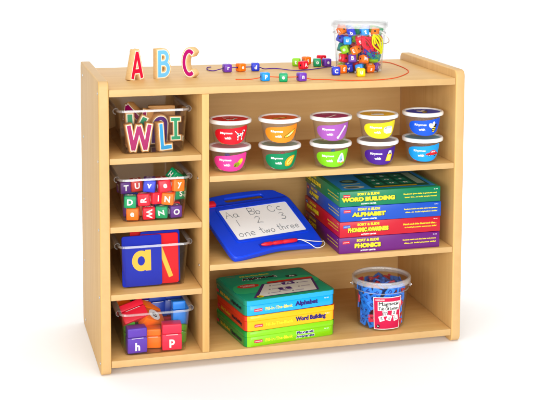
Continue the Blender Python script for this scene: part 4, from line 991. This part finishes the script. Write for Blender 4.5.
        q(rrect(0.188, 0.150, 0.222, 0.168, 0.003), '#20303a', 0.0008); p.text('Aa', F, WHITE_INK, (0.205, 0.159), h=0.011, bold=0.04, lift=0.0011)
        q(ell(0.052, 0.020, 0.010, 0.009), '#e8d224', 0.0012); p.text('K', F, DARK, (0.052, 0.020), h=0.008, bold=0.03, lift=0.0015)
        p.build('cover_print', lo, 0)
    return t
tin(ZB + 0.0004, 0.0428, '#86c51e', '#14803a', 'Phonemic Awareness', 'green Phonemic Awareness tin at the bottom of its stack', 0.07, two=('Phonemic', 'Awareness'))
tin(ZB + 0.0434, 0.0426, '#f6b60e', '#c23a24', 'Word Building', 'yellow Word Building tin with red sides in the middle of its stack', 0.090, dx=0.0006, rz=8.1)
tin(ZB + 0.0862, 0.0432, '#1f9fe0', '#0e7f66', 'Alphabet', 'blue Alphabet tin with a printed green lid on top of its stack', 0.068, cover=True, dx=-0.0004, rz=8.6)

# ------------------------------------------------------------------ camera
cam = bpy.data.cameras.new('camera'); co = bpy.data.objects.new('camera', cam); COL.objects.link(co)
co.matrix_world = Matrix(((0.959565, 0.022339, -0.280599, -0.353958), (-0.281406, 0.100067, -0.954357, -3.104917), (0.00676, 0.99473, 0.102307, 1.211436), (0, 0, 0, 1)))
cam.sensor_width = 36; cam.lens = 83.3363; cam.shift_x = -0.08423; cam.shift_y = -0.31156
cam.clip_start = 0.05; cam.clip_end = 100
S.camera = co

# ------------------------------------------------------------------ light: studio softboxes
wd = bpy.data.worlds.new('World'); S.world = wd; wd.use_nodes = True
bg = wd.node_tree.nodes['Background']; bg.inputs['Color'].default_value = (1, 1, 1, 1); bg.inputs['Strength'].default_value = 0.16
def area(name, loc, tgt, sx, sy, e, col=(1, 1, 1)):
    l = bpy.data.lights.new(name, 'AREA'); l.shape = 'RECTANGLE'; l.size = sx; l.size_y = sy; l.energy = e; l.color = col
    o = bpy.data.objects.new(name, l); COL.objects.link(o); o.location = loc
    o.rotation_euler = (Vector(tgt) - Vector(loc)).to_track_quat('-Z', 'Y').to_euler()
area('overhead_softbox', (0.5, -1.4, 3.4), (0.5, -1.4, 0), 4.6, 3.6, 97)
area('front_softbox', (0.3, -4.0, 1.2), (0.5, 0.2, 0.42), 4.0, 1.5, 172)
area('left_softbox', (-2.9, -2.9, 1.25), (0.5, 0.2, 0.42), 2.4, 1.6, 72)
area('backdrop_light', (0.8, 1.4, 3.8), (1.4, 4.6, 0.9), 7, 0.8, 190)

S.render.engine = 'CYCLES'
S.cycles.use_denoising = True
S.cycles.max_bounces = 10; S.cycles.diffuse_bounces = 5; S.cycles.glossy_bounces = 4; S.cycles.transparent_max_bounces = 40; S.cycles.transmission_bounces = 6
S.cycles.sample_clamp_indirect = 4
S.view_settings.view_transform = 'Standard'; S.view_settings.look = 'None'; S.view_settings.exposure = -0.1; S.view_settings.gamma = 1
